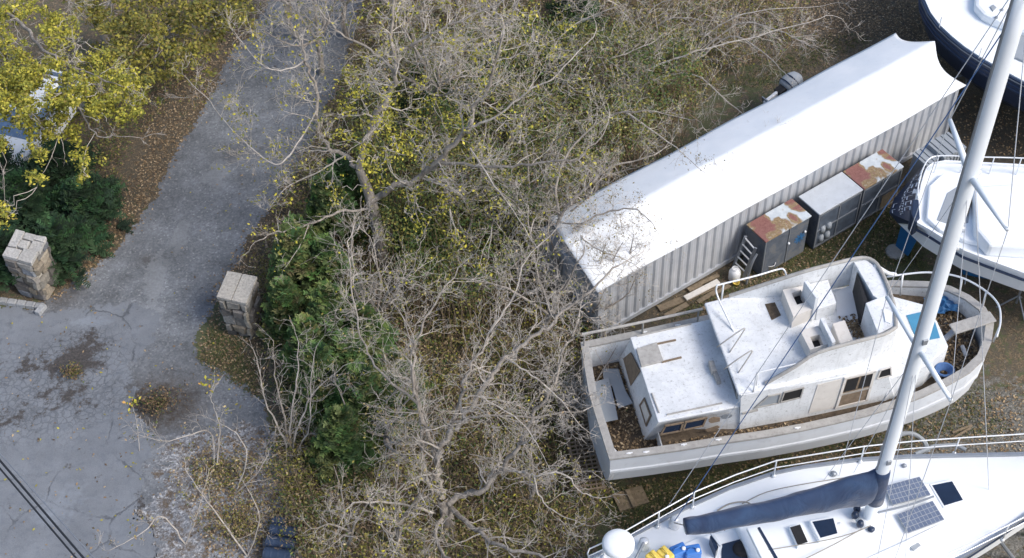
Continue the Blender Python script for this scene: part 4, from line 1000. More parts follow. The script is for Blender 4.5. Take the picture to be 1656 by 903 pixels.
rail('stern_rail', [[mirs(pu[0]), pu[0]], [mirs(plo[0]), plo[0]]], .018, 'steel', SL)
# radome on its pole
rp = P(1000, 880, 3.3)
rd = MB(); rd.lathe(rp, [(.27, -.12), (.335, -.05), (.335, .04), (.3, .1), (.18, .14), (.001, .15)], 32); rdo = rd.build('radome', M['gel'], SL, smooth=True)
m = MB(); m.tube([rp+Vector((0, 0, -.1)), zplace(rp, ZD+.05)], .035, 10); m.build('radome_pole', M['steel'], SL)
m = MB(); m.tube([P(1041, 878, ZD+.3), P(1024, 912, ZD+.3)], .03, 8); m.build('stern_tube', M['alu'], SL)
# mast
def mast_h(v):
    return min(np.arange(2.6, 22, .01), key=lambda h: abs(PJ((mb0.x, mb0.y, h))[1]-v))
HT = mast_h(-62); print('mast height', HT)
def MP(z): return zplace(mb0, z)
m = MB(); n_ = 16; vs = []
zz = np.linspace(ZD+.25, HT, 12); prev = None
for z in zz:
    for k in range(n_): a = 2*math.pi*k/n_; vs.append(MP(z)+sx*math.cos(a)*.145+sw*math.sin(a)*.11)
m.add(vs, [(i*n_+k, i*n_+(k+1) % n_, (i+1)*n_+(k+1) % n_, (i+1)*n_+k) for i in range(11) for k in range(n_)]+[tuple(11*n_+k for k in range(n_))])
mast = m.build('mast', M['mast'], SL, smooth=True)
m = MB(); m.frame(MP((ZD+2.2+HT)/2)-sx*.15, sx, sw, (0, 0, 1), .012, .02, (HT-ZD-2.2)/2); m.build('sail_track', M['alu'], SL)
for hz in (4.9, 8.8):
    m = MB(); m.frame(MP(hz)-sw*.11, sx, sw, (0, 0, 1), .05, .03, .07); m.build('mast_fitting', M['alu'], SL, bevel=.01)
m = MB(); m.lathe(MP(ZD+.22), [(.26, 0), (.26, .05), (.2, .12)], 20); m.build('mast_collar', M['gel'], SL, smooth=True)
for a in (2.2, 2.8, 3.6): 
    m = MB(); m.lathe(MP(ZD+.3)+(sx*math.cos(a)+sw*math.sin(a))*.3, [(.07, 0), (.08, .05), (.06, .15), (.001, .16)], 12); m.build('mast_winch', M['navy'], SL, smooth=True)
def spreader(v, L, R_, th):
    h = mast_h(v); a = P(*L, h+.02); 
    dd = (a-MP(h)); b = MP(h)-dd*1.0 if R_ is None else P(*R_, h+.02)
    for q in (a, b): m = MB(); m.tube([MP(h), MP(h).lerp(q, .5), q], [.062, .052, .038], 10); m.build('spreader', M['mast'], SL, smooth=True)
    return a, b, h
La, Lb, h1 = spreader(564, (1434, 480), (1538, 648), .04)
Ua, Ub, h2 = spreader(283, (1536, 194), (1630, 372), .04)
print('spreaders', h1, h2, (La-MP(h1)).length, (Lb-MP(h1)).length)
TOP = MP(HT-.05)
def wire(pts, r=.011, mat='wire', name='stay'):
    r = r*.6; m = MB(); m.tube(pts, r, 6); return m.build(name, M[mat], SL)
cp_ = P(1357, 770, ZD+.02); cs_ = mirs(cp_)
for t_, l_, c_ in ((Ua, La, cp_), (Ub, Lb, cs_)):
    wire([TOP, t_], .013); wire([t_, l_], .011); wire([l_, c_], .012); wire([MP(h1-.2), c_+sx*.35], .011); wire([MP(h1-.2), c_-sx*.35], .011); wire([MP(h2-.1), l_], .01)
wire([TOP, P(1081, 818, ZD+.1)], .012); wire([MP(HT-.8), P(1091, 843, ZD+.3)], .016, 'bluerope', 'halyard')
wire([TOP, bowp], .014)
wire([MP(h2+.3), SP(s_bw*.55, 0, zdk(s_bw*.55)+.1)], .014)
# sail cover on the boom
be = P(1108, 852, 4.05); 
spn = [(be, .19, .17), (P(1150, 845, 4.02), .22, .2), (P(1230, 829, 3.98), .25, .21), (P(1290, 816, 3.95), .32, .22), (P(1345, 802, 3.9), .44, .23), (P(1390, 792, 3.85), .56, .23), (P(1412, 787, 3.83), .62, .2), (P(1424, 784, 3.85), .6, .17)]
ctl = smooth_line([Vector((*p,)) for p, _, _ in spn], 7); hv = np.interp(np.linspace(0, 7, len(ctl)), range(8), [a for _, a, _ in spn]); wv_ = np.interp(np.linspace(0, 7, len(ctl)), range(8), [b for _, _, b in spn])
m = MB(); n_ = 28; vs = []
for i, c in enumerate(ctl):
    d = (ctl[min(i+1, len(ctl)-1)]-ctl[max(i-1, 0)]); d.z = 0; d.normalize(); sd_ = Vector((-d.y, d.x, 0))
    for k in range(n_):
        a = 2*math.pi*k/n_; sn, cs2 = math.sin(a), math.cos(a); pin = 1 if sn < 0 else 1-.25*sn**2
        w_ = wv_[i]*(1+.06*math.sin(i*.6+3*a)+.03*math.sin(i*1.3-2*a))*pin; hh = hv[i]*(1+.05*math.sin(i*.6+a))
        vs.append(c+sd_*w_*cs2+Vector((0, 0, hh*sn)))
NC = len(ctl); m.add(vs, [(i*n_+k, (i+1)*n_+k, (i+1)*n_+(k+1) % n_, i*n_+(k+1) % n_) for i in range(NC-1) for k in range(n_)]+[tuple(range(n_)), tuple(reversed([(NC-1)*n_+k for k in range(n_)]))])
sc = m.build('sail_cover', M['bluecloth'], SL, smooth=True)
m = MB(); m.lathe(MP(3.35), [(.2, 0), (.19, .3), (.165, .95), (.155, 1.1)], 20); m.build('cover_collar', M['bluecloth'], SL, smooth=True)
m = MB(); m.tube([ctl[0]-Vector((0, 0, .12)), MP(3.45)], .07, 10); m.build('boom', M['mast'], SL, smooth=True)
rail('sheet_tackle', [[P(1120, 853, 3.85), P(1091, 846, ZD+.3)], [P(1165, 845, 3.8), P(1172, 858, ZD+.2)]], .012, 'rope', SL)
# jerry cans
def jerry(px, rz, mat, lab, z=ZD+.13):
    c = P(*px, z+.2); c = zplace(c, z); t = thing('jerry_can', lab, 'jerry can', c, 'jerry cans on the yacht stern')
    a = Vector((math.cos(rz), math.sin(rz), 0)); b = Vector((-a.y, a.x, 0))
    m = MB(); m.frame(c+Vector((0, 0, .16)), a, b, (0, 0, 1), .17, .12, .16); m.build('body', M[mat], t, bevel=.035, seg=3)
    m = MB(); m.tube([c+a*x+Vector((0, 0, z_)) for x, z_ in ((-.13, .31), (-.1, .38), (.04, .38), (.06, .31))], .018, 8); m.build('handle', M[mat], t, smooth=True)
    m = MB(); m.lathe(c+a*.09-b*.05+Vector((0, 0, .31)), [(.042, 0), (.045, .04), (.03, .05), (.001, .05)], 14); m.build('cap', M['whiteplastic'], t, smooth=True)
jerry((1097, 892), .4, 'blueplastic', 'blue jerry can next to the yellow ones on the yacht stern')
jerry((1120, 893), .15, 'blueplastic', 'blue jerry can on the yacht stern, nearer the mast')
jerry((1076, 899), -.9, 'yellowplastic', 'yellow jerry can touching the blue jerry can on the yacht stern')
jerry((1058, 906), -.9, 'yellowplastic', 'yellow jerry can nearest the white radar dome')
m = MB()
for i in range(4): m.tube([P(1352, 893, ZD+.05)+Vector(((.12+.015*i)*math.cos(a), (.16+.015*i)*math.sin(a), .02*i)) for a in np.linspace(0, 6.28, 18)], .022, 6)
m.build('coiled_line', M['rope'], SL)
# stands holding the boats
def stand(p, ztop, lab, lean, grp='boat stands under the hulls'):
    t = thing('boat_stand', lab, 'boat stand', zplace(p, 0), grp)
    h = zplace(p, ztop)
    m = MB(); m.tube([h, zplace(p, .25)], .03, 8); m.build('post', M['alu'], t)
    for k in range(3): a = lean+k*2.094; m = MB(); m.tube([zplace(p, ztop*.45), zplace(p, .02)+Vector((math.cos(a), math.sin(a), 0))*.45], .022, 8); m.build('leg', M['alu'], t)
    m = MB(); m.frame(h, sx, sw, (0, 0, 1), .12, .12, .03); m.build('pad', M['plank'], t)
for i, (s, y) in enumerate(((3.6, -1.35), (3.6, 1.35), (-1.5, -1.75), (-1.5, 1.75))):
    stand(SP(s, y*.72, 0), 1.2, ['metal stand under the front of the yacht hull, lower right of the photo', 'metal stand under the front of the yacht hull, side facing the cruiser', 'metal stand under the middle of the yacht, side nearest the camera', 'metal stand under the middle of the yacht, side facing the cruiser'][i], i*.7)
for a, b, lab in (((1607, 862), (1640, 905), 'pale metal prop slanting out from under the yacht bow rail'), ((1645, 840), (1665, 865), 'pale metal prop at the right edge beside the yacht bow')):
    m = MB(); m.tube([P(*a, 1.3), P(*b, .03)], .045, 8); one(m, 'prop', M['alu'], lab, 'prop', 'metal props beside the yacht')
m = MB()
for i in range(3): m.tube([P(1462+i*3, 737, .5)+Vector(((.55-.06*i)*math.cos(a), .35*math.sin(a), .12+.3*math.sin(a))) for a in np.linspace(0, 3.14, 14)], .05, 8)
m.tube([P(1480, 735, 1.2), P(1510, 722, 1.2), P(1545, 720, 1.2), P(1562, 728, 1.2)], .05, 8)
one(m, 'grey_hose', M['greymat'], 'thick pale hose looped beside the yacht deck edge', 'hose')

# ================================================================ sailboat with navy transom
Z2 = 2.3
B2 = thing('sailing_boat', 'white sailing boat with navy lettered transom and blue rudder', 'boat', zplace(P(1560, 330, Z2), 0))
top2 = [(1484, 362), (1502, 372), (1526, 387), (1560, 407), (1599, 422), (1656, 443), (1760, 468), (1880, 470), (1960, 440), (1990, 405), (1940, 345), (1820, 295), (1720, 276), (1656, 269), (1600, 266), (1560, 264), (1530, 262), (1508, 266), (1498, 280), (1487, 310), (1482, 338)]
low2 = {0: (1453, 362), -1: (1439, 345), -2: (1447, 322), -3: (1472, 292), -4: (1490, 272)}
T2 = [P(u, v, Z2) for u, v in top2]
o2 = zplace((T2[0]+T2[-4])/2, 0); a2 = zplace((P(1990, 405, Z2)-o2), 0).normalized(); L2 = 13
c2 = zplace(P(1700, 365, Z2), 0)
r1 = []
for i, p in enumerate(T2):
    k = i if i == 0 else i-len(T2)
    if k in low2: r1.append(P(*low2[k], 1.35))
    else: q = zplace(cproj(p, o2, a2), p.z); r1.append(zplace(p.lerp(q, .04), 1.6))
loop2 = ccw(T2); rev = (loop2[0]-T2[0]).length > 1e-6
if rev: r1 = r1[::-1]
r2 = [zplace(p.lerp(zplace(cproj(p, o2, a2), p.z), .35), 1.05)+a2*.25 for p in r1]; r3 = [zplace(p.lerp(zplace(cproj(p, o2, a2), p.z), .9), .8)+a2*.6 for p in r1]
m = MB(); ringwall(m, [loop2, r1, r2, r3], cap1=True); m.f = [tuple(reversed(f)) for f in m.f]; m.build('hull', M['gel'], B2)
b2, = [Vector((-a2.y, a2.x, 0))]
m = MB(); q0 = c2-a2*1.0; m.prism([q0+a2*s+b2*y+Vector((0, 0, .9)) for s, y in ((-1, -.1), (1, -.1), (1, .1), (-1, .1))], [q0+a2*s+b2*y+Vector((0, 0, .02)) for s, y in ((-.7, -.1), (.9, -.1), (.9, .1), (-.7, .1))]); m.build('keel', M['rudder'], B2)
m = MB(); lo_ = off_loop(loop2, -.02); li_ = off_loop(loop2, .06)
ringwall(m, [up(lo_, -.04), up(lo_, .05), up(li_, .05), up(li_, -.04)]); m.build('toe_rail', M['gel'], B2)
m = MB(); st = [p for i, p in enumerate(T2[:9])]; lo3 = [p+(p-zplace(cproj(p, o2, a2), p.z)).normalized()*.02-Vector((0, 0, .2)) for p in st]
m.tube(lo3, .035, 6); m.build('side_stripe', M['navy'], B2)
# transom panel: curved navy face built from the stern points
kk = [-6, -5, -4, -3, -2, -1]
tt_ = [T2[i] for i in (-4, -3, -2, -1, 0)]; bb_ = [P(*low2[k], 1.35) for k in (-4, -3, -2, -1, 0)]
off = -a2*.02+Vector((0, 0, .01)); m = MB(); vs = [p+off for p in bb_]+[p+off-Vector((0, 0, .05)) for p in tt_]
m.add(vs, [(i, i+1, 5+i+1, 5+i) for i in range(4)]); tr2 = m.build('transom', M['navy'], B2); sm = tr2.modifiers.new('thick', 'SOLIDIFY'); sm.thickness = .02
# three rows of pale lettering, too worn and small to read, kept as separate strokes
def TQ(s, t):   # s along transom 0..1 (top of photo to bottom), t from deck edge 0 to lower edge 1
    x = s*4; i = min(3, int(x)); f = x-i; a = tt_[i].lerp(tt_[i+1], f); b = bb_[i].lerp(bb_[i+1], f); return a.lerp(b, t)-a2*.05+Vector((0, 0, .02))
for t0, t1, s0_, s1_, nn in ((.18, .38, .12, .80, 8), (.47, .58, .22, .86, 14), (.74, .86, .62, .82, 2)):
    m = MB()
    for i in range(nn):
        a = s0_+(s1_-s0_)*i/nn; b = a+(s1_-s0_)/nn*.62; st_ = rnd.choice('LTHEN')
        seg = {'L': [((a, t0), (a, t1)), ((a, t1), (b, t1))], 'T': [((a, t0), (b, t0)), (((a+b)/2, t0), ((a+b)/2, t1))], 'H': [((a, t0), (a, t1)), ((b, t0), (b, t1)), ((a, (t0+t1)/2), (b, (t0+t1)/2))], 'E': [((a, t0), (a, t1)), ((a, t0), (b, t0)), ((a, t1), (b, t1))], 'N': [((a, t0), (a, t1)), ((a, t0), (b, t1)), ((b, t0), (b, t1))]}[st_]
        for p_, q_ in seg: m.bar(TQ(*p_), TQ(*q_), .03 if t0 < .2 else .018, .006)
    m.build('transom_lettering', M['whiteplastic'], tr2)
def blk2(px, z, z0, mat, name, bev=.03): t = ccw([P(*q, z) for q in px]); m = MB(); m.prism(t, [zplace(p, z0) for p in t]); return m.build(name, M[mat], B2, bevel=bev)
m = MB(); m.prism(off_loop(loop2, .05), [p-Vector((0, 0, .05)) for p in off_loop(loop2, .05)]); m.build('deck', M['gel'], B2)
blk2([(1498, 352), (1503, 300), (1524, 280), (1566, 278), (1640, 288), (1720, 300), (1720, 410), (1640, 410), (1560, 388), (1520, 372)], Z2+.14, Z2, 'gel', 'cockpit_coaming', .04)
blk2([(1515, 356), (1532, 312), (1548, 302), (1572, 306), (1566, 360), (1546, 366)], Z2+.155, Z2+.1, 'greymat', 'cockpit_sole', .01)
blk2([(1574, 300), (1640, 296), (1760, 320), (1780, 380), (1700, 402), (1600, 396), (1578, 370)], Z2+.45, Z2, 'gel', 'coachroof', .08)
blk2([(1570, 318), (1575, 316), (1566, 345), (1560, 346)], Z2+.25, Z2+.1, 'teak', 'companion_board', .01)
blk2([(1476, 322), (1486, 322), (1488, 352), (1480, 358), (1474, 346)], Z2+.12, Z2-.45, 'navy', 'outboard_cover', .03)
def rl2(name, paths, r=.018): return rail(name, paths, r, 'steel', B2)
zr = Z2+.6
rl2('stern_rail', [smooth_line([P(1484, 318, zr-.1), P(1486, 296, zr-.05), P(1494, 270, zr), P(1506, 255, zr), P(1530, 252, zr), P(1580, 254, zr), P(1656, 256, zr), P(1740, 262, zr)], 5), smooth_line([P(1485, 322, zr-.32), P(1492, 290, zr-.3), P(1503, 268, zr-.3), P(1528, 264, zr-.3), P(1600, 267, zr-.3), P(1740, 275, zr-.3)], 5)])
for u, v in ((1490, 283), (1518, 253), (1560, 253), (1608, 255), (1652, 256)):
    p = P(u, v, zr); m = MB(); m.tube([p, zplace(p, Z2)], .016, 8); m.build('stanchion', M['steel'], B2)
for u, v in ((1556, 373), (1547, 403), (1582, 281), (1591, 312)): m = MB(); m.lathe(P(u, v, Z2+.15), [(.07, 0), (.05, .05), (.06, .12), (.001, .13)], 12); m.build('winch', M['steel'], B2, smooth=True)
m = MB(); rb0, rb1, rb2, rb3 = P(1460, 360, 1.15), P(1489, 378, 1.15), P(1470, 413, .25), P(1450, 396, .25)
nn_ = pnorm(rb0, rb1, rb2); slab(m, [rb0, rb1, rb2, rb3], nn_, .06); m.build('rudder', M['rudder'], B2, bevel=.01)
stand(P(1560, 440, 0), 1.2, 'metal stand under the hull of the navy transom boat', .3); stand(P(1640, 500, 0), 1.2, 'metal stand under the white boat at the right edge, behind the cruiser bow', .9)
m = MB(); m.lathe(P(1448, 408, 0), [(.28, 0), (.26, .05), (.2, .07), (.001, .07)], 12); one(m, 'concrete_pad', M['concrete'], 'small round grey concrete pad on the grass by the blue rudder', 'pad')

# ================================================================ navy hulled boat, top right
Z3 = 2.7
B3 = thing('navy_boat', 'large white decked boat with navy hull side, top right corner', 'boat', zplace(P(1660, 40, Z3), 0))
t3 = [(1500, -120), (1490, -60), (1494, 0), (1504, 22), (1519, 42), (1538, 60), (1559, 77), (1583, 93), (1609, 108), (1634, 122), (1660, 136), (1720, 160), (1800, 180), (1900, 170), (1960, 100), (1900, 0), (1780, -100), (1650, -150), (1560, -150)]
T3 = ccw([P(u, v, Z3) for u, v in t3]); c3 = sum(T3, Vector())/len(T3)
def inw(L, k, z): return [zplace(p.lerp(zplace(c3, p.z), k), z) for p in L]
ot = off_loop(T3, -.06)
m = MB(); ringwall(m, [T3, [zplace(p, Z3+.0) for p in ot], [zplace(p, Z3-.42) for p in ot]]); m.f = [tuple(reversed(f)) for f in m.f]; m.build('topsides', M['navy'], B3)
m = MB(); ringwall(m, [[zplace(p, Z3-.42) for p in ot], inw(T3, .1, 1.6), inw(T3, .4, .9), inw(T3, .85, .4)], cap1=True); m.f = [tuple(reversed(f)) for f in m.f]; m.build('hull', M['navy'], B3)
for dz in (.06, .2, .34):
    m = MB(); q = off_loop(T3, -.075); ringwall(m, [[zplace(p, Z3-dz-.015) for p in q], [zplace(p, Z3-dz+.015) for p in q], [zplace(p, Z3-dz+.015) for p in T3]]); m.build('rubbing_strake', M['alu'] if dz < .1 else M['bluecloth'], B3)
m = MB(); m.prism([zplace(p, Z3+.03) for p in off_loop(T3, .02)], [zplace(p, Z3-.05) for p in off_loop(T3, .02)]); m.build('deck', M['gel'], B3)
def blk3(px, z, z0, mat, name, bev=.05): t = ccw([P(*q, z) for q in px]); m = MB(); m.prism(t, [zplace(p, z0) for p in t]); return m.build(name, M[mat], B3, bevel=bev)
blk3([(1578, -20), (1577, 8), (1590, 22), (1607, 31), (1640, 44), (1700, 60), (1760, -40), (1640, -80)], Z3+.3, Z3, 'gel', 'coachroof', .1)
blk3([(1601, 11), (1606, 7), (1612, 12), (1606, 18)], Z3+.335, Z3+.28, 'greymat', 'deck_vent', .01)
blk3([(1646, 54), (1672, 44), (1700, 90), (1668, 104), (1640, 92)], Z3+.1, Z3, 'greymat', 'cockpit_panel', .02)
for u, v in ((1620, 17), (1611, 29)): m = MB(); m.lathe(P(u, v, Z3+.3), [(.05, 0), (.04, .04), (.001, .05)], 10); m.build('deck_fitting', M['alu'], B3)
for u, v in ((1519, 48), (1583, 98)): p = P(u, v-4, Z3); m = MB(); m.tube([p, p+Vector((0, 0, .35))], .014, 6); m.build('stanchion', M['steel'], B3)
stand(P(1560, 140, 0), 1.1, 'metal stand under the navy hulled boat', .2)

# ================================================================ small things around
# outboard motor standing behind the container
c = P(1280, 133, 1.2); cx = (P(1300, 128, .8)-P(1250, 156, .8)).normalized(); cx.z = 0; cx.normalize(); cy = Vector((-cx.y, cx.x, 0))
OM = thing('outboard_motor', 'grey and white outboard motor tilted up, just behind the container', 'motor', zplace(c, 0))
m = MB(); prof = [(.0, .20, .14), (.10, .26, .19), (.26, .28, .21), (.42, .26, .2), (.56, .2, .15), (.62, .1, .08)]
vs = []; n_ = 16; tiltv = (cx*.95+Vector((0, 0, .25))).normalized(); upv = cy.cross(tiltv).normalized(); upv = upv if upv.z > 0 else -upv
for d, a_, b_ in prof:
    for k in range(n_):
        th = 2*math.pi*k/n_; sg = lambda v: math.copysign(abs(v)**.7, v); vs.append(c-tiltv*.3+tiltv*d+cy*a_*sg(math.cos(th))+upv*b_*sg(math.sin(th)))
m.add(vs, [(i*n_+k, i*n_+(k+1) % n_, (i+1)*n_+(k+1) % n_, (i+1)*n_+k) for i in range(5) for k in range(n_)]+[tuple(reversed(range(n_))), tuple(5*n_+k for k in range(n_))])
m.build('cowl', M['greymat'], OM, smooth=True)
for d in (.12, .33):
    m = MB(); m.tube([c-tiltv*.3+tiltv*d+cy*.285*math.cos(t)+upv*.22*math.sin(t) for t in np.linspace(0, math.pi*2, 24)], .018, 6); m.build('cowl_stripe', M['navy'], OM)
m = MB(); m.frame(c-tiltv*.42, tiltv, cy, upv, .14, .13, .1); m.build('midsection', M['dark'], OM, bevel=.03)
m = MB(); m.frame(c-tiltv*.75, tiltv, cy, upv, .3, .05, .09); m.build('leg', M['whiteplastic'], OM, bevel=.03)
m = MB(); m.frame(c-tiltv*.98, tiltv, cy, upv, .02, .14, .16); m.build('cavitation_plate', M['alu'], OM, bevel=.01)
m = MB(); m.tube([c-tiltv*1.12-upv*.1-tiltv*.18, c-tiltv*1.12-upv*.1+tiltv*.1], [.03, .07], 10); m.build('gearcase', M['whiteplastic'], OM, smooth=True)
for k in range(3):
    a = k*2.09; q = upv*math.cos(a)+cy*math.sin(a); m = MB(); m.frame(c-tiltv*1.3-upv*.1+q*.09, q, (q.cross(tiltv)*.8+tiltv*.5).normalized(), tiltv, .08, .05, .008); m.build('propeller_blade', M['alu'], OM)
for k in (-1, 1):
    m = MB(); m.bar(c-tiltv*.35-upv*.14+cy*.1*k, zplace(c-tiltv*.35+cy*.22*k, .02), .05, .05); m.build('trestle_leg', M['plank'], OM)
m = MB(); m.bar(c-tiltv*.35-upv*.14-cy*.25, c-tiltv*.35-upv*.14+cy*.25, .08, .1); m.build('trestle_beam', M['plank'], OM)
# grey tyre-like drum by the near container end
c = P(876, 372, .0); dr_ = thing('rubber_tyre', 'old grey tyre standing in the brush left of the container end', 'tyre', c)
axd = Vector((.85, .3, .15)).normalized(); cc_ = c+Vector((0, 0, .4))
m = MB(); m.lathe(cc_, [(.24, -.12), (.36, -.13), (.42, -.07), (.42, .07), (.36, .13), (.24, .12), (.22, 0), (.24, -.12)], 28, axd); m.build('tread', M['tyre'], dr_, smooth=True)
m = MB(); m.lathe(cc_, [(.22, -.08), (.2, -.02), (.06, 0), (.06, .04), (.2, .03), (.22, .08)], 24, axd); m.build('rim', M['alu'], dr_, smooth=True)
# row of black drums lying at the bottom edge
for i, (u, v, L_, r_) in enumerate(((453, 844, .3, .12), (459, 860, .6, .15), (455, 879, .66, .15), (451, 898, .66, .15))):
    c = P(u, v, r_+.15); d = (P(u+30, v+4.5, r_)-P(u, v, r_)).normalized(); d.z = 0; d.normalize()
    t = thing('black_drum', ['small black drum half hidden, farthest of the row at the bottom edge', 'black drum just behind the two at the bottom edge, crossed by a twig', 'black drum second from the bottom edge of the photo', 'black drum cut by the bottom edge of the photo'][i], 'drum', zplace(c, 0), 'black drums lying in a row')
    m = MB(); pf = [(r_*.9, -L_/2), (r_, -L_/2+.03)]
    for k in range(1, 4): z_ = -L_/2+L_*k/4; pf += [(r_, z_-.03), (r_*1.03, z_), (r_, z_+.03)]
    pf += [(r_, L_/2-.03), (r_*.9, L_/2)]
    m.lathe(c, pf, 24, d); m.build('body', M['black'], t, smooth=False)
    for e in (-1, 1): m = MB(); m.lathe(c+d*e*(L_/2-.005), [(r_*.96, -.02), (r_*.98, 0), (r_*.9, .015)], 24, d); m.build('rim', M['black'], t)
    for e in (-.6, .6): m = MB(); m.frame(c+d*e*L_/2-Vector((0, 0, r_+.06)), d, Vector((-d.y, d.x, 0)), (0, 0, 1), .05, .25, .09-.0); m.build('chock', M['plank'], t)
# stone gate pillars
STONES = [S(150, 148, 144), S(168, 164, 156), S(132, 128, 122), S(176, 170, 158), S(146, 136, 120), S(120, 116, 112), S(160, 150, 134), S(138, 142, 148)]
def pillar(base, top, capz, lab, capkind, face=None):
    t4 = ccw([P(*q, capz) for q in top]); b4 = ccw([P(*q, 0) for q in base]) if base else None
    c = sum(t4, Vector())/4; t = thing('stone_pillar', lab, 'pillar', zplace(c, 0), 'stone gate pillars')
    k = min(range(4), key=lambda i: ((b4[i]-t4[0]).xy).length) if b4 else 0
    bo = (b4[k:]+b4[:k]) if b4 else [zplace(p, 0) for p in shrink(t4, .9)]
    body = shrink([zplace(p, capz-.1) for p in t4], .93)
    m = MB(); m.prism(shrink(body, .96), [zplace(p, -.02) for p in shrink(bo, .95)]); m.build('core', M['mortar'], t)
    m = MB()
    for i in range(4):
        A, Bq, Cq, Dq = bo[i], bo[(i+1) % 4], body[(i+1) % 4], body[i]
        nrm = (Bq-A).cross(Dq-A).normalized(); z_ = 0.0
        while z_ < .97:
            hh = min(rnd.uniform(.12, .24), 1.0-z_); x_ = rnd.uniform(-.1, 0)
            while x_ < 1:
                ww = rnd.uniform(.25, .6); xa, xb = max(0, x_)+.015, min(1, x_+ww)-.015
                if xb-xa > .08:
                    def F(a, b): return A.lerp(Bq, a).lerp(Dq.lerp(Cq, a), b)
                    pr = rnd.uniform(-.01, .08); q = [F(xa, z_+.012), F(xb, z_+.012), F(xb, z_+hh-.012), F(xa, z_+hh-.012)]
                    q = [p+Vector((rnd.gauss(0, .018), rnd.gauss(0, .018), rnd.gauss(0, .018))) for p in q]
                    cc = sum(q, Vector())/4; mid_ = [cc+(p-cc)*.82+nrm*(pr+.02) for p in q]; kk_ = rnd.uniform(.5, 1.15)
                    m.add([p-nrm*.06 for p in q]+q+mid_, [(4, 5, 1, 0), (5, 6, 2, 1), (6, 7, 3, 2), (7, 4, 0, 3), (4, 8, 9, 5), (5, 9, 10, 6), (6, 10, 11, 7), (7, 11, 8, 4), (8, 11, 10, 9)], 0, tuple(x*kk_ for x in rnd.choice(STONES)[:3]))
                    m.f[-9:] = [tuple(reversed(f)) for f in m.f[-9:]]
                x_ += ww
            z_ += hh
    m.build('body', M['stone'], t)
    m = MB()
    if capkind == 'slab':
        for a0_, a1_ in ((0, .49), (.51, 1)):
            q = [t4[0].lerp(t4[1], a0_), t4[0].lerp(t4[1], a1_), t4[3].lerp(t4[2], a1_), t4[3].lerp(t4[2], a0_)]
            kk_ = rnd.uniform(.95, 1.08); m.prism([p+Vector((0, 0, rnd.gauss(0, .006))) for p in q], [p-Vector((0, 0, .1)) for p in q]); settint(m, 8, tuple(x*kk_ for x in S(176, 172, 164)[:3]))
    else:
        for i in range(7):
            for j in range(1):
                pass
        cut = [(0, 0, .5, .38), (.5, 0, 1, .45), (0, .38, .3, 1), (.3, .4, .62, .72), (.62, .45, 1, .8), (.3, .74, .65, 1), (.65, .8, 1, 1)]
        for x0, y0, x1, y1 in cut:
            def G(a, b): return t4[0].lerp(t4[1], a).lerp(t4[3].lerp(t4[2], a), b)
            q = [G(x0+.01, y0+.01), G(x1-.01, y0+.01), G(x1-.01, y1-.01), G(x0+.01, y1-.01)]; kk_ = rnd.uniform(.95, 1.15); dz = rnd.uniform(-.02, .03)
            q = [p+Vector((rnd.gauss(0, .01), rnd.gauss(0, .01), dz+rnd.gauss(0, .01))) for p in q]
            m.prism(q, [p-Vector((0, 0, .12)) for p in q]); settint(m, 8, tuple(x*kk_ for x in S(178, 176, 172)[:3]))
    m.build('cap', M['stone'], t, bevel=.012)
pillar(None, [(26, 371), (76, 383), (51, 428), (3, 413)], 1.55, 'square rough stone gate pillar on the left, with mortared top', 'rough')
pillar(None, [(368, 438), (416, 447), (398, 491), (350, 480)], 1.5, 'dark stone gate pillar with flat pale slab cap, right of the driveway', 'slab')
kb = thing('stone_kerb', 'low line of pale kerb stones at the foot of the left pillar', 'kerb', P(35, 492, 0))
k0, k1 = P(-60, 478, .06), P(72, 497, .06)
m = MB()
for i in range(9):
    a, b = k0.lerp(k1, i/9+.004), k0.lerp(k1, (i+1)/9-.004); m.bar(a+Vector((0, 0, rnd.gauss(0, .006))), b, .17, .14); kk_ = rnd.uniform(.85, 1.1); settint(m, 8, tuple(x*kk_ for x in S(160, 162, 164)[:3]))
m.build('kerb_stone', M['stone'], kb, bevel=.015)
m = MB(); m.bar(P(60, 508, .07), P(72, 494, .07), .16, .14); settint(m, 8, S(168, 170, 172)[:3]); m.build('end_stone', M['stone'], kb, bevel=.015)
# overhead cables, bottom left
def cable(a, b, h, r, mat, lab, sag=.15):
    pa, pb = P(*a, h), P(*b, h); d = (pb-pa); p0, p1 = pa-d*2.5, pb+d*3; 
    pts = [p0.lerp(p1, t)+Vector((0, 0, -sag*4*t*(1-t))) for t in np.linspace(0, 1, 40)]
    m = MB(); m.tube(pts, r, 6); one(m, 'overhead_cable', M[mat], lab, 'cable', 'overhead cables')
cable((0, 745), (150, 920), 6.5, .021, 'cable', 'thick black overhead cable, nearer the middle of the photo than its twin', .0)
cable((0, 758), (125, 905), 6.5, .018, 'cable', 'black overhead cable closest to the bottom left corner', .0)
cable((0, 734), (154, 905), 6.5, .011, 'alu', 'thin pale overhead wire running beside the two black cables', .0)
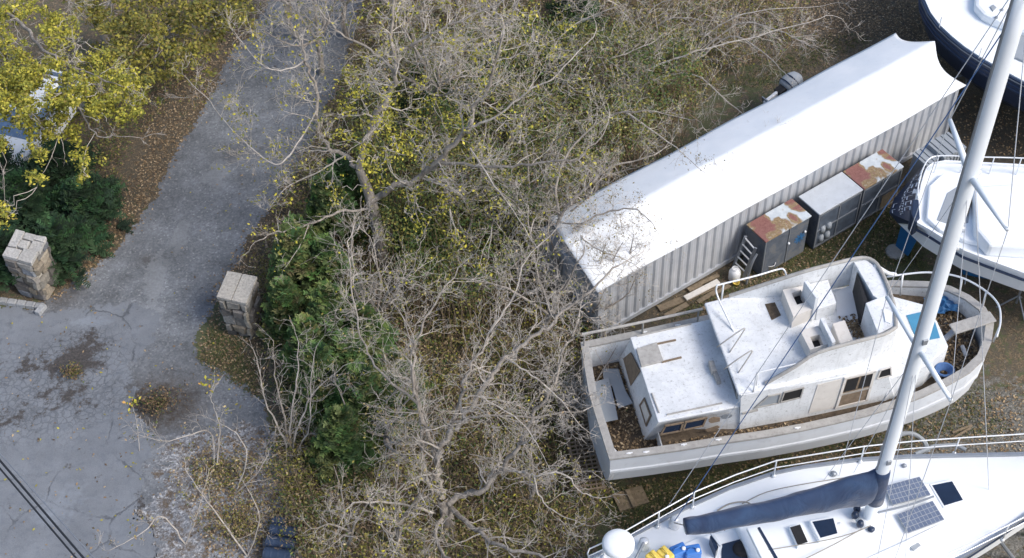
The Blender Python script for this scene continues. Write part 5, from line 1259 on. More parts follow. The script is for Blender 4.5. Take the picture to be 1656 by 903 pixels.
# white vehicle under the yellow tree
V0, V1 = P(12, 232, .8), P(82, 140, .8); vd = (V1-V0); vd.z = 0; VL = vd.length; vd.normalize(); vn = Vector((-vd.y, vd.x, 0))
car = thing('white_car', 'white car mostly hidden under the yellow leaved tree', 'car', zplace((V0+V1)/2, 0)); VC = zplace((V0+V1)/2, 0)
def VP(s, y, z): return VC+vd*s+vn*y+Vector((0, 0, z))
def bodyrings(m, secs):
    vs = []
    for s, w_, z0_, z1_ in secs: vs += [VP(s, -w_, z0_), VP(s, -w_*1.02, (z0_+z1_)/2), VP(s, -w_*.9, z1_), VP(s, w_*.9, z1_), VP(s, w_*1.02, (z0_+z1_)/2), VP(s, w_, z0_)]
    k = len(secs); m.add(vs, [(i*6+j, (i+1)*6+j, (i+1)*6+(j+1) % 6, i*6+(j+1) % 6) for i in range(k-1) for j in range(6)]+[tuple(range(6)), tuple(reversed([(k-1)*6+j for j in range(6)]))])
m = MB(); bodyrings(m, [(-2.1, .7, .3, .6), (-1.9, .82, .25, .72), (-.9, .86, .22, .85), (1.7, .86, .22, .88), (2.0, .8, .28, .75)]); m.build('body', M['gel'], car, bevel=.04)
m = MB(); bodyrings(m, [(-1.0, .76, .8, .86), (-.35, .66, .8, 1.3), (1.1, .66, .8, 1.35), (1.75, .74, .8, .9)]); m.build('cabin', M['skyglass'], car, bevel=.03)
m = MB(); m.prism([VP(s, y, 1.38) for s, y in ((-.4, -.6), (1.15, -.6), (1.15, .6), (-.4, .6))], [VP(s, y, 1.31) for s, y in ((-.4, -.64), (1.15, -.64), (1.15, .64), (-.4, .64))]); m.build('roof', M['gel'], car, bevel=.03)
for s in (-1.25, 1.25):
    for y in (-.78, .78):
        m = MB(); m.lathe(VP(s, y, .3)-vn*.1, [(.2, 0), (.3, .01), (.3, .19), (.2, .2)], 20, vn); wh = m.build('wheel', M['tyre'], car)
        m = MB(); m.lathe(VP(s, y, .3)-vn*.105, [(.19, 0), (.17, .02), (.17, .19), (.19, .21)], 16, vn); m.build('rim', M['alu'], wh)

# ================================================================ vegetation
class Veg:
    def __init__(s): s.tr = MB(); s.br = MB(); s.lf = MB(); s.pts = []
def norm(v): return v/(np.linalg.norm(v)+1e-9)
def grow(V, p, d, r, L, lvl, spread=.75, lift=.05, gn=.28, nch=5):
    n = 5 if L > .5 else 4; pts = [p]; q = p.copy(); dd = d.copy(); rs = [r]
    for i in range(n):
        dd = norm(dd+nr.normal(0, gn, 3)+np.array([0, 0, lift])); q = q+dd*L/n; pts.append(q); rs.append(max(.0028, r*(1-.75*(i+1)/n)))
    V.br.tube(pts, rs, 3 if r < .02 else 5, cap=False)
    if lvl <= 0: V.pts.append(q); return
    for k in range(nch):
        t = nr.uniform(.25, 1.0); i = min(n-1, int(t*n)); f = t*n-i; b = pts[i]*(1-f)+pts[i+1]*f
        ax_ = norm(pts[i+1]-pts[i]); o = norm(np.cross(ax_, nr.normal(0, 1, 3))); c = norm(ax_*nr.uniform(.5, 1)+o*spread*nr.uniform(.6, 1.2))
        grow(V, b, c, max(.0035, rs[i]*.62), L*nr.uniform(.42, .72), lvl-1, spread, lift, gn, max(3, nch-1))
def limb(V, pxh, r0, r1, dens=3.5, tw=1.1, lvl=2, start=.15, nch=5, lift=.05, gn=.28):
    r0, r1 = r0*.72, r1*.7
    pts = [np.array(p) for p in smooth_line([P(u, v, h) for u, v, h in pxh], 5)]
    k = len(pts); j = nr.normal(0, 1, (k, 3)); pts = [p+j[i]*min(.04, r0*.5)*(0 if i in (0, k-1) else 1) for i, p in enumerate(pts)]
    rs = np.linspace(r0, r1, k)
    (V.tr if r0 > .035 else V.br).tube(pts, rs, 8 if r0 > .06 else 5, cap=False)
    seg = [np.linalg.norm(pts[i+1]-pts[i]) for i in range(k-1)]; T = sum(seg); m = max(1, int(T*(1-start)*dens)); cum = np.cumsum([0]+seg)
    for _ in range(m):
        s = T*nr.uniform(start, 1); i = min(k-2, np.searchsorted(cum, s)-1); i = max(0, i); f = (s-cum[i])/seg[i]
        b = pts[i]*(1-f)+pts[i+1]*f; a = norm(pts[i+1]-pts[i]); o = norm(np.cross(a, nr.normal(0, 1, 3))); L = tw*nr.uniform(.5, 1.25)*(1-.35*s/T)
        grow(V, b, norm(a*.55+o*.85+np.array([0, 0, .15])), max(.005, rs[i]*.38), L, lvl, nch=nch, lift=lift, gn=gn)
    grow(V, pts[-1], norm(pts[-1]-pts[-2]), r1*.9, tw*.8, lvl, nch=nch, lift=lift, gn=gn)
def clump(mb, c, rad, n, pal, size=.08, flat=.7):
    c = Vector(c); leaves_on(mb, n, lambda: c+Vector((rnd.gauss(0, rad), rnd.gauss(0, rad), rnd.gauss(0, rad*.7))), size, pal, flat)
def twigto(V, c, k=.02):
    "a thin branch from the nearest twig end to a leaf clump"
    c = np.array(c)
    if not V.pts: return
    A = np.array(V.pts); i = np.argmin(((A-c)**2).sum(1)); b = A[i]
    if np.linalg.norm(b-c) < .05: return
    pts = [b*(1-t)+c*t+nr.normal(0, .06, 3)*(t*(1-t)*4) for t in np.linspace(0, 1, 6)]; V.br.tube(pts, np.linspace(.012, .005, 6), 4, cap=False)
def finish(V, name, label, cat, base, group, tm='bark', bm_='twig', branch='twigs', kindleaf='leaves'):
    t = thing(name, label, cat, base, group)
    if V.tr.n: V.tr.build('trunk', M[tm], t, smooth=True)
    if V.br.n: V.br.build('crown', M[bm_], t, smooth=False)
    if V.lf.n: V.lf.build('foliage', M['leaf'], t)
    return t
def sprinkle(V, frac, pal, n=3, rad=.05, size=.06):
    for p in V.pts:
        if rnd.random() < frac: clump(V.lf, p, rad, rnd.randint(1, n), pal, size)
BT = 'bare trees between driveway and boats'
def seed(k):
    global nr; nr = np.random.default_rng(k); rnd.seed(k)
# --- the big tree over the driveway
seed(11); V = Veg()
V.tr.tube([P(622, 440, 0), P(616, 400, .8), P(606, 345, 2.0), P(594, 305, 2.9), P(580, 272, 3.6)], [.2, .17, .145, .125, .1], 10, cap=False)
for a, b in (((616, 430), (640, 448)), ((620, 432), (600, 446)), ((618, 420), (630, 452))): V.tr.tube([P(*a, .4), P(*b, 0)], [.08, .04], 6, cap=False)
limb(V, [(580, 272, 3.6), (598, 210, 4.8), (622, 165, 5.7), (640, 120, 6.5), (632, 60, 7.4), (640, -10, 8.4)], .13, .04, 4, 1.2)
limb(V, [(590, 290, 3.2), (565, 258, 3.6), (532, 237, 4.2), (513, 211, 4.8), (511, 143, 5.8), (498, 113, 6.3), (494, 85, 6.8), (470, 40, 7.2)], .085, .035, 4, 1.3)
limb(V, [(602, 325, 2.5), (641, 301, 3.0), (679, 286, 3.5), (728, 241, 4.6), (761, 203, 5.4), (769, 169, 6.0), (795, 132, 6.6), (814, 56, 7.8)], .12, .04, 4, 1.3)
limb(V, [(690, 280, 3.6), (720, 264, 4.2), (799, 271, 4.7), (870, 264, 5.2), (935, 256, 5.6), (980, 207, 6.2)], .07, .02, 4, 1.1)
limb(V, [(632, 87, 7), (663, 75, 7.2), (712, 49, 7.7), (806, 8, 8.4)], .07, .025, 4, 1.2)
limb(V, [(603, 338, 2.1), (547, 344, 2.6), (500, 364, 2.9), (448, 376, 3.1), (412, 392, 3.2)], .055, .015, 3.5, .8, 1)
limb(V, [(500, 362, 2.9), (487, 395, 2.8), (462, 432, 2.7)], .02, .008, 3, .5, 1)
limb(V, [(511, 180, 5.3), (480, 235, 5), (450, 265, 4.8), (420, 250, 4.8), (370, 205, 5.0), (340, 165, 5.2), (305, 130, 5.4)], .03, .012, 4, .9)
limb(V, [(498, 95, 6.6), (470, 110, 6.6), (430, 110, 6.8), (385, 60, 7)], .03, .012, 4, 1.0)
limb(V, [(640, 120, 6.5), (600, 80, 7), (560, 60, 7.4), (520, 20, 8), (500, -20, 8.2)], .05, .02, 4, 1.2)
limb(V, [(560, 250, 3.8), (520, 275, 3.8), (470, 300, 3.6), (440, 330, 3.5)], .03, .01, 3.5, .9)
limb(V, [(760, 205, 5.4), (800, 190, 5.8), (850, 150, 6.4), (900, 120, 6.8), (960, 60, 7.2)], .045, .015, 4, 1.2)
limb(V, [(760, 240, 4.9), (800, 300, 4.6), (830, 340, 4.4), (860, 390, 4.2)], .03, .012, 3.5, .9)
sprinkle(V, .3, YELLOW+OLIVES[:3]+OLIVES[:2], 5, .09, .085)
for u, v, h, rr, n in [(610, 200, 6, .3, 44), (630, 160, 6.4, .3, 40), (590, 262, 4.6, .3, 44), (640, 240, 5, .3, 40), (780, 130, 6, .3, 30), (670, 360, 3, .3, 30), (700, 170, 5, .3, 40), (730, 190, 5, .3, 40), (610, 300, 3.4, .3, 40), (720, 330, 3, .3, 40), (770, 240, 4.4, .3, 40), (840, 200, 4.4, .3, 34), (600, 20, 7, .3, 24), (520, 60, 7, .2, 14), (860, 30, 6, .3, 30), (740, 380, 3, .3, 34), (780, 440, 3, .3, 34), (660, 320, 3, .3, 34), (810, 330, 3.6, .3, 34), (600, 95, 6.5, .2, 18), (565, 128, 6, .2, 55), (578, 150, 5.8, .2, 50), (560, 180, 5.4, .2, 50), (545, 205, 5, .18, 30), (590, 230, 4.6, .2, 50), (625, 190, 5, .2, 50), (640, 215, 4.8, .22, 50), (655, 245, 4.4, .25, 60), (690, 235, 4.2, .2, 30), (680, 140, 6, .15, 30), (740, 75, 7, .15, 20), (775, 88, 6.8, .12, 25), (530, 310, 3.2, .15, 25), (615, 260, 4, .25, 40), (640, 130, 6, .15, 20), (570, 215, 5, .2, 30), (920, 48, 6, .12, 22), (885, 85, 6, .1, 20), (800, 60, 6.5, .15, 12), (670, 200, 5, .3, 30), (450, 230, 4.6, .12, 12), (430, 95, 6, .12, 14)]:
    for _ in range(3): c = P(u+rnd.uniform(-12, 12), v+rnd.uniform(-12, 12), h); clump(V.lf, c, rr*.5, int(n*.55)+2, YELLOW, .09); twigto(V, c)
finish(V, 'bare_tree', 'largest bare tree, pale limb reaching over the driveway, trunk right of the green conifers', 'tree', P(622, 440, 0), BT)
print('big tree', V.br.n)
# --- the tree at the bottom centre
seed(12); V = Veg()
V.tr.tube([P(730, 868, 0), P(724, 838, .5), P(715, 806, 1.1)], [.17, .15, .12], 10, cap=False)
limb(V, [(715, 806, 1.1), (708, 763, 2), (712, 727, 2.8), (726, 698, 3.3), (744, 647, 4.2), (760, 600, 5), (790, 540, 5.6)], .12, .03, 4.5, 1.1)
limb(V, [(726, 700, 3.3), (747, 679, 3.6), (787, 623, 4.2), (818, 579, 4.7), (870, 539, 5.1), (902, 511, 5.4), (960, 462, 5.8), (1000, 430, 6.1)], .1, .025, 5, 1.1)
limb(V, [(712, 740, 2.5), (690, 700, 3.2), (675, 650, 4), (667, 579, 5), (679, 535, 5.5), (707, 483, 6), (751, 424, 6.6)], .07, .02, 4.5, 1)
limb(V, [(722, 812, 1), (751, 799, 1.3), (778, 790, 1.6), (809, 763, 2.1), (835, 727, 2.7), (849, 705, 3.1), (867, 662, 3.6), (896, 618, 4.1), (915, 560, 4.8), (935, 520, 5.2)], .11, .03, 4.5, 1)
limb(V, [(733, 683, 3.6), (780, 672, 3.9), (864, 674, 4.1), (943, 665, 4.2)], .05, .018, 4, .8)
limb(V, [(809, 763, 2.1), (845, 764, 2.4), (864, 770, 2.6), (907, 766, 2.8), (943, 799, 2.6), (975, 805, 2.6)], .045, .012, 4, .6, 1)
limb(V, [(864, 770, 2.6), (872, 800, 2.3), (900, 830, 2.2), (950, 850, 2.2)], .03, .01, 4, .7)
limb(V, [(730, 822, .9), (770, 854, 1.3), (809, 883, 1.6), (871, 897, 1.9), (940, 930, 2)], .09, .03, 4, 1)
limb(V, [(718, 830, .7), (704, 868, 1.3), (726, 905, 1.6), (760, 940, 2)], .08, .03, 4, .9)
limb(V, [(708, 763, 2), (690, 690, 3), (672, 650, 3.6), (623, 611, 4), (587, 560, 4.3), (571, 480, 4.9), (563, 400, 5.5)], .06, .018, 4, .8)
limb(V, [(700, 800, 1.3), (686, 755, 2.2), (682, 708, 3), (679, 665, 3.6), (670, 600, 4.4), (655, 520, 5)], .06, .018, 4.5, 1)
limb(V, [(744, 647, 4.2), (770, 640, 4.4), (800, 655, 4.4), (850, 690, 4.2), (880, 740, 3.8)], .03, .012, 4.5, .8)
limb(V, [(700, 830, 1), (650, 815, 1.6), (600, 812, 2), (565, 818, 2.2), (548, 850, 2)], .045, .015, 4, .8)
limb(V, [(818, 579, 4.7), (850, 600, 4.7), (900, 640, 4.4), (940, 690, 4)], .03, .012, 5, .8)
limb(V, [(790, 540, 5.6), (830, 480, 6), (850, 420, 6.4), (900, 370, 6.8)], .03, .012, 4, 1)
sprinkle(V, .12, BROWNS[3:]+OLIVES, 3)
finish(V, 'bare_tree', 'wide bare tree forking low at the bottom centre, limbs reaching to the cruiser stern', 'tree', P(730, 868, 0), BT)
print('tree 2', V.br.n)
# --- leafless clump beside the drive, in front of the conifers
seed(13); V = Veg()
for pl, r in (([(470, 745, 0), (462, 690, 1), (446, 620, 2.3), (442, 560, 3.3)], .05), ([(470, 745, 0), (470, 680, 1.2), (482, 600, 2.7), (480, 545, 3.6)], .045), ([(470, 745, 0), (480, 700, 1), (505, 640, 2), (555, 592, 2.8)], .045), ([(470, 745, 0), (455, 700, .9), (430, 650, 1.8), (415, 580, 2.8)], .04), ([(470, 745, 0), (500, 690, 1.3), (503, 610, 2.6), (512, 560, 3.4)], .03)):
    limb(V, pl, r, .012, 4.5, .75, 1)
sprinkle(V, .05, OLIVES+BROWNS, 3)
finish(V, 'bare_shrub', 'many stemmed bare shrub in front of the green conifers, at the driveway edge', 'shrub', P(470, 745, 0), BT)
# --- low dead branches spilling over the verge
seed(14)
specs = [([(350, 760, 0), (340, 700, .8), (309, 703, 1.1), (265, 714, 1.2), (222, 702, 1.3)], [(350, 760, 0), (355, 700, 1), (348, 665, 1.5), (339, 640, 2)], 'bare branching shrub reaching over the driveway edge, topped with one yellow leafed shoot', (338, 622, 2.2)),
         ([(380, 800, 0), (400, 740, .8), (380, 700, 1.3), (345, 680, 1.6)], [(380, 800, 0), (420, 760, 1), (440, 720, 1.6)], 'twiggy shrub in the pale gravel verge above the black drums', None),
         ([(300, 880, 0), (262, 835, .8), (231, 862, .9), (178, 890, .9)], [(300, 880, 0), (320, 830, 1), (330, 790, 1.4)], 'low bare shrub with a thin branch crossing the asphalt near the bottom edge', None),
         ([(400, 900, 0), (350, 830, 1), (320, 790, 1.4), (300, 760, 1.6)], [(400, 900, 0), (420, 840, 1), (400, 790, 1.6)], 'tangle of pale twigs left of the black drums', None),
         ([(225, 730, 0), (223, 700, .4), (219, 672, .9), (213, 655, 1.15)], None, 'thin yellow leafed sapling at the corner of the dark pothole', (213, 650, 1.25))]
for a, b, lab, yl in specs:
    V = Veg(); thin = b is None
    limb(V, a, .03 if not thin else .012, .008 if not thin else .005, 5 if not thin else .5, .6 if not thin else .12, 1 if not thin else 0, .25)
    if b: limb(V, b, .028, .008, 5, .6, 1, .3)
    if not thin: sprinkle(V, .3, OLIVES+BROWNS, 4, .07, .07)
    if yl: clump(V.lf, P(*yl), .1, 26, YELLOW+[S(196, 150, 80)], .1)
    finish(V, 'sapling' if thin else 'bare_shrub', lab, 'sapling' if thin else 'shrub', P(*a[0]), None if thin else 'bare shrubs on the verge', 'twig', 'twig')
# --- brown leaved tree over the container end
seed(15); V = Veg()
limb(V, [(890, 470, 0), (900, 400, 1.5), (905, 350, 2.6), (940, 310, 3.4), (990, 270, 4), (1060, 250, 4.3)], .09, .02, 3.5, .9)
limb(V, [(902, 390, 1.7), (930, 370, 2.6), (975, 345, 3.1), (1030, 340, 3.4), (1060, 370, 3.4)], .05, .012, 4, .9)
limb(V, [(930, 370, 2.6), (960, 400, 2.8), (1010, 420, 3), (1040, 440, 3)], .035, .01, 4, .8)
limb(V, [(905, 350, 2.6), (900, 290, 3.4), (940, 220, 4.2), (1010, 180, 4.8), (1100, 190, 5)], .06, .015, 3.5, 1)
limb(V, [(1010, 180, 4.8), (1080, 230, 4.6), (1140, 280, 4.4)], .03, .01, 3, .8)
sprinkle(V, .4, [S(104, 98, 74), S(126, 116, 90), S(96, 88, 52), S(140, 128, 96), S(118, 104, 50)], 5, .09, .055)
finish(V, 'leafy_tree', 'tree with sparse small brown leaves drooping over the near end of the container roof', 'tree', P(890, 470, 0), None)
# --- arching branches at the top right
seed(16)
for pls, lab in (([[(1010, 210, 0), (1030, 130, 1.6), (1090, 95, 2.2), (1180, 70, 2.6), (1290, 40, 2.9), (1345, 25, 3)], [(1010, 210, 0), (1040, 140, 1.4), (1120, 120, 1.8), (1191, 177, 1.9), (1240, 210, 2.3)]], 'bare bush whose arching grey branches cross the container roof edge near the outboard motor'),
                 ([[(1110, 110, 0), (1150, 50, 1.2), (1220, 20, 1.8), (1330, 10, 2)], [(1110, 110, 0), (1180, 60, 1), (1240, 90, 1.3), (1275, 125, 1.5)], [(1110, 110, 0), (1190, 40, 1.2), (1260, 50, 1.6), (1310, 75, 1.7)]], 'spreading pale bare bush at the top, left of the far end of the container'),
                 ([[(900, 170, 0), (910, 100, 1.6), (940, 90, 1.9), (985, 100, 2.2), (1020, 130, 2.3)], [(900, 170, 0), (890, 90, 1.8), (930, 40, 2.6), (1000, 10, 3.2)], [(900, 170, 0), (960, 110, 1.6), (1040, 75, 2.2), (1070, 60, 2.3)]], 'bare bush with hooped branches in the thicket at the top'),
                 ([[(1030, 60, 0), (1060, 10, 1), (1130, -10, 1.6)], [(1030, 60, 0), (1000, 10, 1.2), (950, -10, 2)], [(1030, 60, 0), (1090, 30, .9), (1160, 35, 1.1)]], 'low bare bush cut by the top edge, right of the thicket')):
    V = Veg()
    for pl in pls: limb(V, pl, .045, .012, 4.5, .95, 2, .2, 4, .0, .2)
    finish(V, 'bare_bush', lab, 'bush', P(*pls[0][0]), 'bare bushes at the top', 'bark', 'twig')
# --- filler trees of the thicket
seed(17)
fill = [((700, 230), 6.2, 'bare tree with sparse leaves in the middle of the thicket, behind the big tree', .3), ((800, 150), 5.5, 'thin bare tree in the thicket below the top edge', .15),
        ((560, 60), 4.5, 'bare tree leaning over the driveway at the top edge', .0), ((520, 120), 4.6, 'pale bare tree hanging over the driveway, left of the big tree', .05), ((640, 20), 5.0, 'pale bare tree at the top edge, right of the driveway', .12), ((900, 20), 4.2, 'leafy olive tree at the top edge above the hooped bush', .4), ((680, 110), 4.6, 'yellowish leaved tree behind the crown of the big tree', .45), ((930, 440), 3.0, 'small bare tree in front of the container end wall', .08), ((905, 500), 3.6, 'bare tree hiding the near corner of the container', .06), ((955, 500), 3.4, 'pale bare tree whose twigs spread over the container roof corner', .03), ((880, 420), 4.4, 'tall pale bare tree beside the old tyre, leaning over the container end', .05), ((480, 60), 4.4, 'bare tree overhanging the narrow far end of the driveway', .03), ((1080, 130), 3.2, 'olive leaved tree in the upper brush, behind the container', .35), ((860, 360), 4.2, 'olive leaved tree left of the old tyre', .5), ((760, 400), 4.6, 'bare tree above the centre of the photo, between the two largest trees', .25),
        ((650, 900), 3.6, 'bare tree at the bottom edge, right of the black drums', .25), ((560, 880), 2.8, 'low bare tree beside the black drums', .35), ((850, 830), 3.2, 'bare tree at the bottom, between the forked tree and the yacht stern', .1),
        ((640, 760), 3.4, 'bare tree behind the lowest conifer', .3), ((980, 560), 2.6, 'small bare tree against the near container corner', .02), ((930, 700), 3.0, 'small bare tree whose twigs overhang the swim platform', .02), ((880, 560), 4.6, 'bare tree left of the container end, above the cruiser stern', .05),
        ((470, 30), 4.0, 'bare tree beside the far end of the driveway', .0), ((740, 40), 5.0, 'bare tree at the top edge above the big tree', .15), ((960, 330), 3.0, 'small leafy tree in the brush by the container long side', .4),
        ((1000, 200), 3.4, 'olive brown tree in the brush above the container roof', .35), ((620, 560), 4.4, 'bare tree growing between the conifers and the forked tree', .1), ((870, 230), 4.0, 'olive leaved tree in the upper thicket', .45)]
for (u, v), H, lab, lf in fill:
    V = Veg(); b = np.array(P(u, v, 0)); nl = rnd.randint(4, 6)
    tl = H*.3; top = b+np.array([nr.normal(0, .15), nr.normal(0, .15), tl]); V.tr.tube([b, (b+top)/2+nr.normal(0, .05, 3), top], [.03+H*.014, .025+H*.012, .02+H*.011], 8, cap=False)
    for k in range(nl):
        a = k/nl*6.28+nr.uniform(-.5, .5); el = nr.uniform(.55, 1.2); d = np.array([math.cos(a)*math.cos(el), math.sin(a)*math.cos(el), math.sin(el)])
        L = H*.62; pts = [top]; q = top.copy(); dd = d.copy(); nseg = 6
        for i in range(nseg): dd = norm(dd+nr.normal(0, .17, 3)+np.array([0, 0, .06])); q = q+dd*L/nseg; pts.append(q)
        rs = np.linspace(.015+H*.007, .008, nseg+1); V.tr.tube(pts, rs, 5, cap=False)
        for _ in range(int(L*4.5)):
            t = nr.uniform(.1, 1)*nseg; i = min(nseg-1, int(t)); f = t-i; c = pts[i]*(1-f)+pts[i+1]*f; ax_ = norm(pts[i+1]-pts[i]); o = norm(np.cross(ax_, nr.normal(0, 1, 3)))
            grow(V, c, norm(ax_*.6+o*.8), max(.005, rs[i]*.5), H*.17*nr.uniform(.6, 1.2), 2, nch=4)
    if lf: sprinkle(V, min(1, lf*1.6), OLIVES+BROWNS[:3] if lf > .28 else OLIVES+YELLOW[:2], 4, .08, .07)
    finish(V, 'bare_tree' if lf < .28 else 'leafy_tree', lab, 'tree', P(u, v, 0), BT)
# --- yellow leaved tree, top left
seed(18); V = Veg()
V.tr.tube([P(-70, 120, 0), P(-60, 60, 1.5), P(-50, 20, 2.6)], [.2, .17, .15], 10, cap=False)
limb(V, [(-50, 20, 2.6), (0, 15, 3.8), (40, 45, 4.2), (65, 75, 4.4), (100, 100, 4.5), (160, 125, 4.6), (225, 150, 4.6)], .1, .015, 3, .8)
limb(V, [(-50, 30, 2.6), (17, 90, 3.8), (60, 118, 4), (93, 133, 4), (120, 165, 3.9), (130, 178, 3.9), (153, 216, 3.7), (190, 222, 3.7), (240, 219, 3.7)], .08, .01, 2.5, .6, 1)
limb(V, [(-50, 20, 2.6), (-10, -20, 4), (60, -10, 4.8), (130, 10, 5)], .07, .015, 3, .8)
limb(V, [(17, 90, 3.8), (30, 160, 3.6), (60, 200, 3.4), (95, 220, 3.3), (105, 250, 3.2)], .04, .01, 3, .6, 1)
limb(V, [(-50, 60, 2.4), (-20, 180, 2.6), (0, 260, 2.4), (8, 330, 2.2)], .05, .01, 2.5, .6, 1)
limb(V, [(95, 220, 3.3), (80, 262, 3.1), (66, 285, 3)], .015, .006, 2, .4, 0)
limb(V, [(153, 216, 3.7), (140, 240, 3.5), (133, 272, 3.4)], .015, .006, 2, .4, 0)
for u, v, s in [(25, 20, 3), (60, 12, 2), (95, 35, 3), (110, 52, 3), (10, 70, 3), (15, 130, 3), (35, 155, 3), (62, 130, 3), (85, 150, 2), (110, 128, 3), (140, 100, 2), (150, 125, 3), (118, 165, 3), (98, 172, 2), (200, 135, 4), (225, 150, 3), (185, 155, 3), (165, 165, 2), (62, 200, 2), (80, 215, 2), (118, 222, 2), (60, 232, 2), (5, 338, 2), (134, 276, 1), (66, 286, 1), (187, 195, 1), (160, 172, 2), (5, 235, 2), (210, 170, 2), (175, 120, 3), (130, 145, 3), (8, 5, 3), (28, 95, 2), (150, 90, 1), (8, 175, 2), (125, 255, 1), (95, 75, 2), (45, 100, 2), (5, 40, 2), (205, 122, 2), (75, 45, 2), (85, 100, 2), (140, 175, 1), (15, 115, 4), (35, 128, 4), (55, 138, 3), (30, 165, 4), (12, 185, 3), (50, 205, 2), (90, 190, 3), (100, 160, 3), (45, 120, 3), (5, 150, 3), (68, 120, 3), (40, 185, 2)]:
    for _ in range(s*2):
        c = P(u+rnd.gauss(0, 9), v+rnd.gauss(0, 9), rnd.uniform(3.3, 4.9) if v < 190 else rnd.uniform(3, 3.6)); clump(V.lf, c, .09, 60, YELLOW+[S(150, 148, 52), S(164, 158, 60), S(118, 122, 48), S(142, 128, 60), S(104, 108, 44)], .1); clump(V.lf, c+Vector((rnd.gauss(0, .2), rnd.gauss(0, .2), rnd.gauss(0, .15))), .07, 22, YELLOW[2:]+[S(118, 122, 48)], .1)
        if rnd.random() < .5: twigto(V, c)
finish(V, 'yellow_tree', 'bright yellow leaved tree spreading over the white car, top left corner', 'tree', P(-70, 120, 0), None)
seed(19)
for base, cl, lab in (((290, 110), [(230, 80), (250, 95), (225, 65), (280, 60), (300, 30), (340, 40), (360, 20), (330, 60), (210, 40), (265, 115), (290, 95), (320, 10), (385, 35), (270, 25), (245, 45), (350, 55), (180, 75), (235, 110), (305, 85), (375, 10), (255, 8)], 'dull olive yellow tree left of the far end of the driveway'),
                      ((175, 80), [(150, 5), (180, 20), (200, 5), (130, -5), (165, 40), (190, 55), (225, 20)], 'olive leaved tree at the top edge, right of the bright yellow one')):
    V = Veg(); b = P(*base, 0); V.tr.tube([b, b+Vector((0, 0, 1.5))], [.14, .11], 8, cap=False)
    for u, v in cl:
        e = P(u, v, rnd.uniform(2.2, 3.4)); m_ = b.lerp(e, .5)+Vector((0, 0, 1)); jj = lambda k: Vector((rnd.gauss(0, k), rnd.gauss(0, k), rnd.gauss(0, k*.5))); q0 = b+Vector((0, 0, 1.5)); V.br.tube([np.array(x) for x in smooth_line([q0, q0.lerp(e, .25)+jj(.2), q0.lerp(e, .5)+jj(.3), q0.lerp(e, .75)+jj(.2), e], 4)], np.linspace(.025, .006, 17), 4, cap=False); V.pts.append(np.array(e))
        for _ in range(8): c = e+Vector((rnd.gauss(0, .34), rnd.gauss(0, .34), rnd.gauss(0, .25))); clump(V.lf, c, .1, 42, [S(130, 124, 48), S(146, 138, 54), S(112, 110, 48), S(92, 98, 48), S(122, 110, 60)], .12)
    finish(V, 'olive_tree', lab, 'tree', b, None)
# --- evergreens
def conifer(base, H, R_, lab, pal, name='conifer', cat='conifer', grp='green conifers beside the driveway', n=70, low=.05, flat=1.0, twig=.0):
    b = P(*base, 0); t = thing(name, lab, cat, b, grp)
    m = MB(); m.tube([b, b+Vector((0, 0, H*.93))], [.07, .015], 8); m.build('trunk', M['bark'], t)
    m = MB()
    for k in range(n):
        f = rnd.random()**.8; z = H*(low+(1-low)*f); rr = R_*(1-f**1.5*.92)*rnd.uniform(.55, 1.08); a = rnd.uniform(0, 6.28); c = b+Vector((rr*math.cos(a), rr*math.sin(a), z)); out = Vector((math.cos(a), math.sin(a), .5*flat)).normalized()
        tn = rnd.choice(pal); tn = tuple(x*rnd.uniform(.8, 1.2) for x in tn[:3])
        for j in range(6):   # a plume: several flat fronds fanning out
            d = (out+Vector((rnd.gauss(0, .55), rnd.gauss(0, .55), rnd.gauss(0, .4)))).normalized(); s_ = d.cross(Vector((0, 0, 1))).normalized(); L = R_*rnd.uniform(.28, .5)
            s0_ = c-out*R_*.2
            for q in range(9):
                f2 = q/9; o_ = s0_+d*L*f2; wd = .035+.06*(1-f2)
                for sg in (-1, 1):
                    tip = o_+d*.07+s_*sg*wd*rnd.uniform(.8, 1.8)+Vector((0, 0, rnd.gauss(0, .03))); kk = rnd.uniform(.75, 1.3); e_ = Vector((0, 0, .012))+s_*0
                    m.add([o_, o_+d*.04, tip, tip-d*.035], [(0, 1, 2, 3)], 0, tuple(x*kk for x in tn))
    m.build('crown', M['needle'], t)
seed(20)
for (u, v), H, R_, lab in [((498, 500), 2.9, 1.0, 'green conifer behind the right hand gate pillar, uppermost of the row'), ((475, 545), 2.1, .7, 'small green conifer nearest the right hand gate pillar'), ((550, 585), 2.7, 1.1, 'green conifer in the middle of the row, right of the bare shrub'), ((512, 612), 2.2, .85, 'green conifer directly behind the top of the bare many stemmed shrub'), ((572, 642), 2.3, .9, 'green conifer in the dense middle of the row, touching four others'), ((545, 500), 2.5, .85, 'green conifer right of the uppermost pair, below the big tree trunk'), ((530, 665), 2.4, .95, 'green conifer behind the bare many stemmed shrub'), ((600, 600), 2.3, .9, 'green conifer at the right of the row, under the twigs of the forked tree'), ((640, 660), 2.0, .9, 'rightmost green conifer of the row, mostly behind bare twigs'), ((600, 700), 2.5, 1.0, 'green conifer at the right side of the row, by the forked tree limb'), ((565, 750), 2.0, .9, 'lowest green conifer of the row'), ((490, 440), 1.9, .75, 'small green conifer above the right hand pillar, at the top of the row'), ((545, 400), 2.6, .8, 'shaded green conifer left of the big tree trunk'), ((680, 420), 1.8, .8, 'green conifer right of the big tree trunk')]:
    conifer((u, v), H, R_, lab, GREENS, n=210, low=.0)
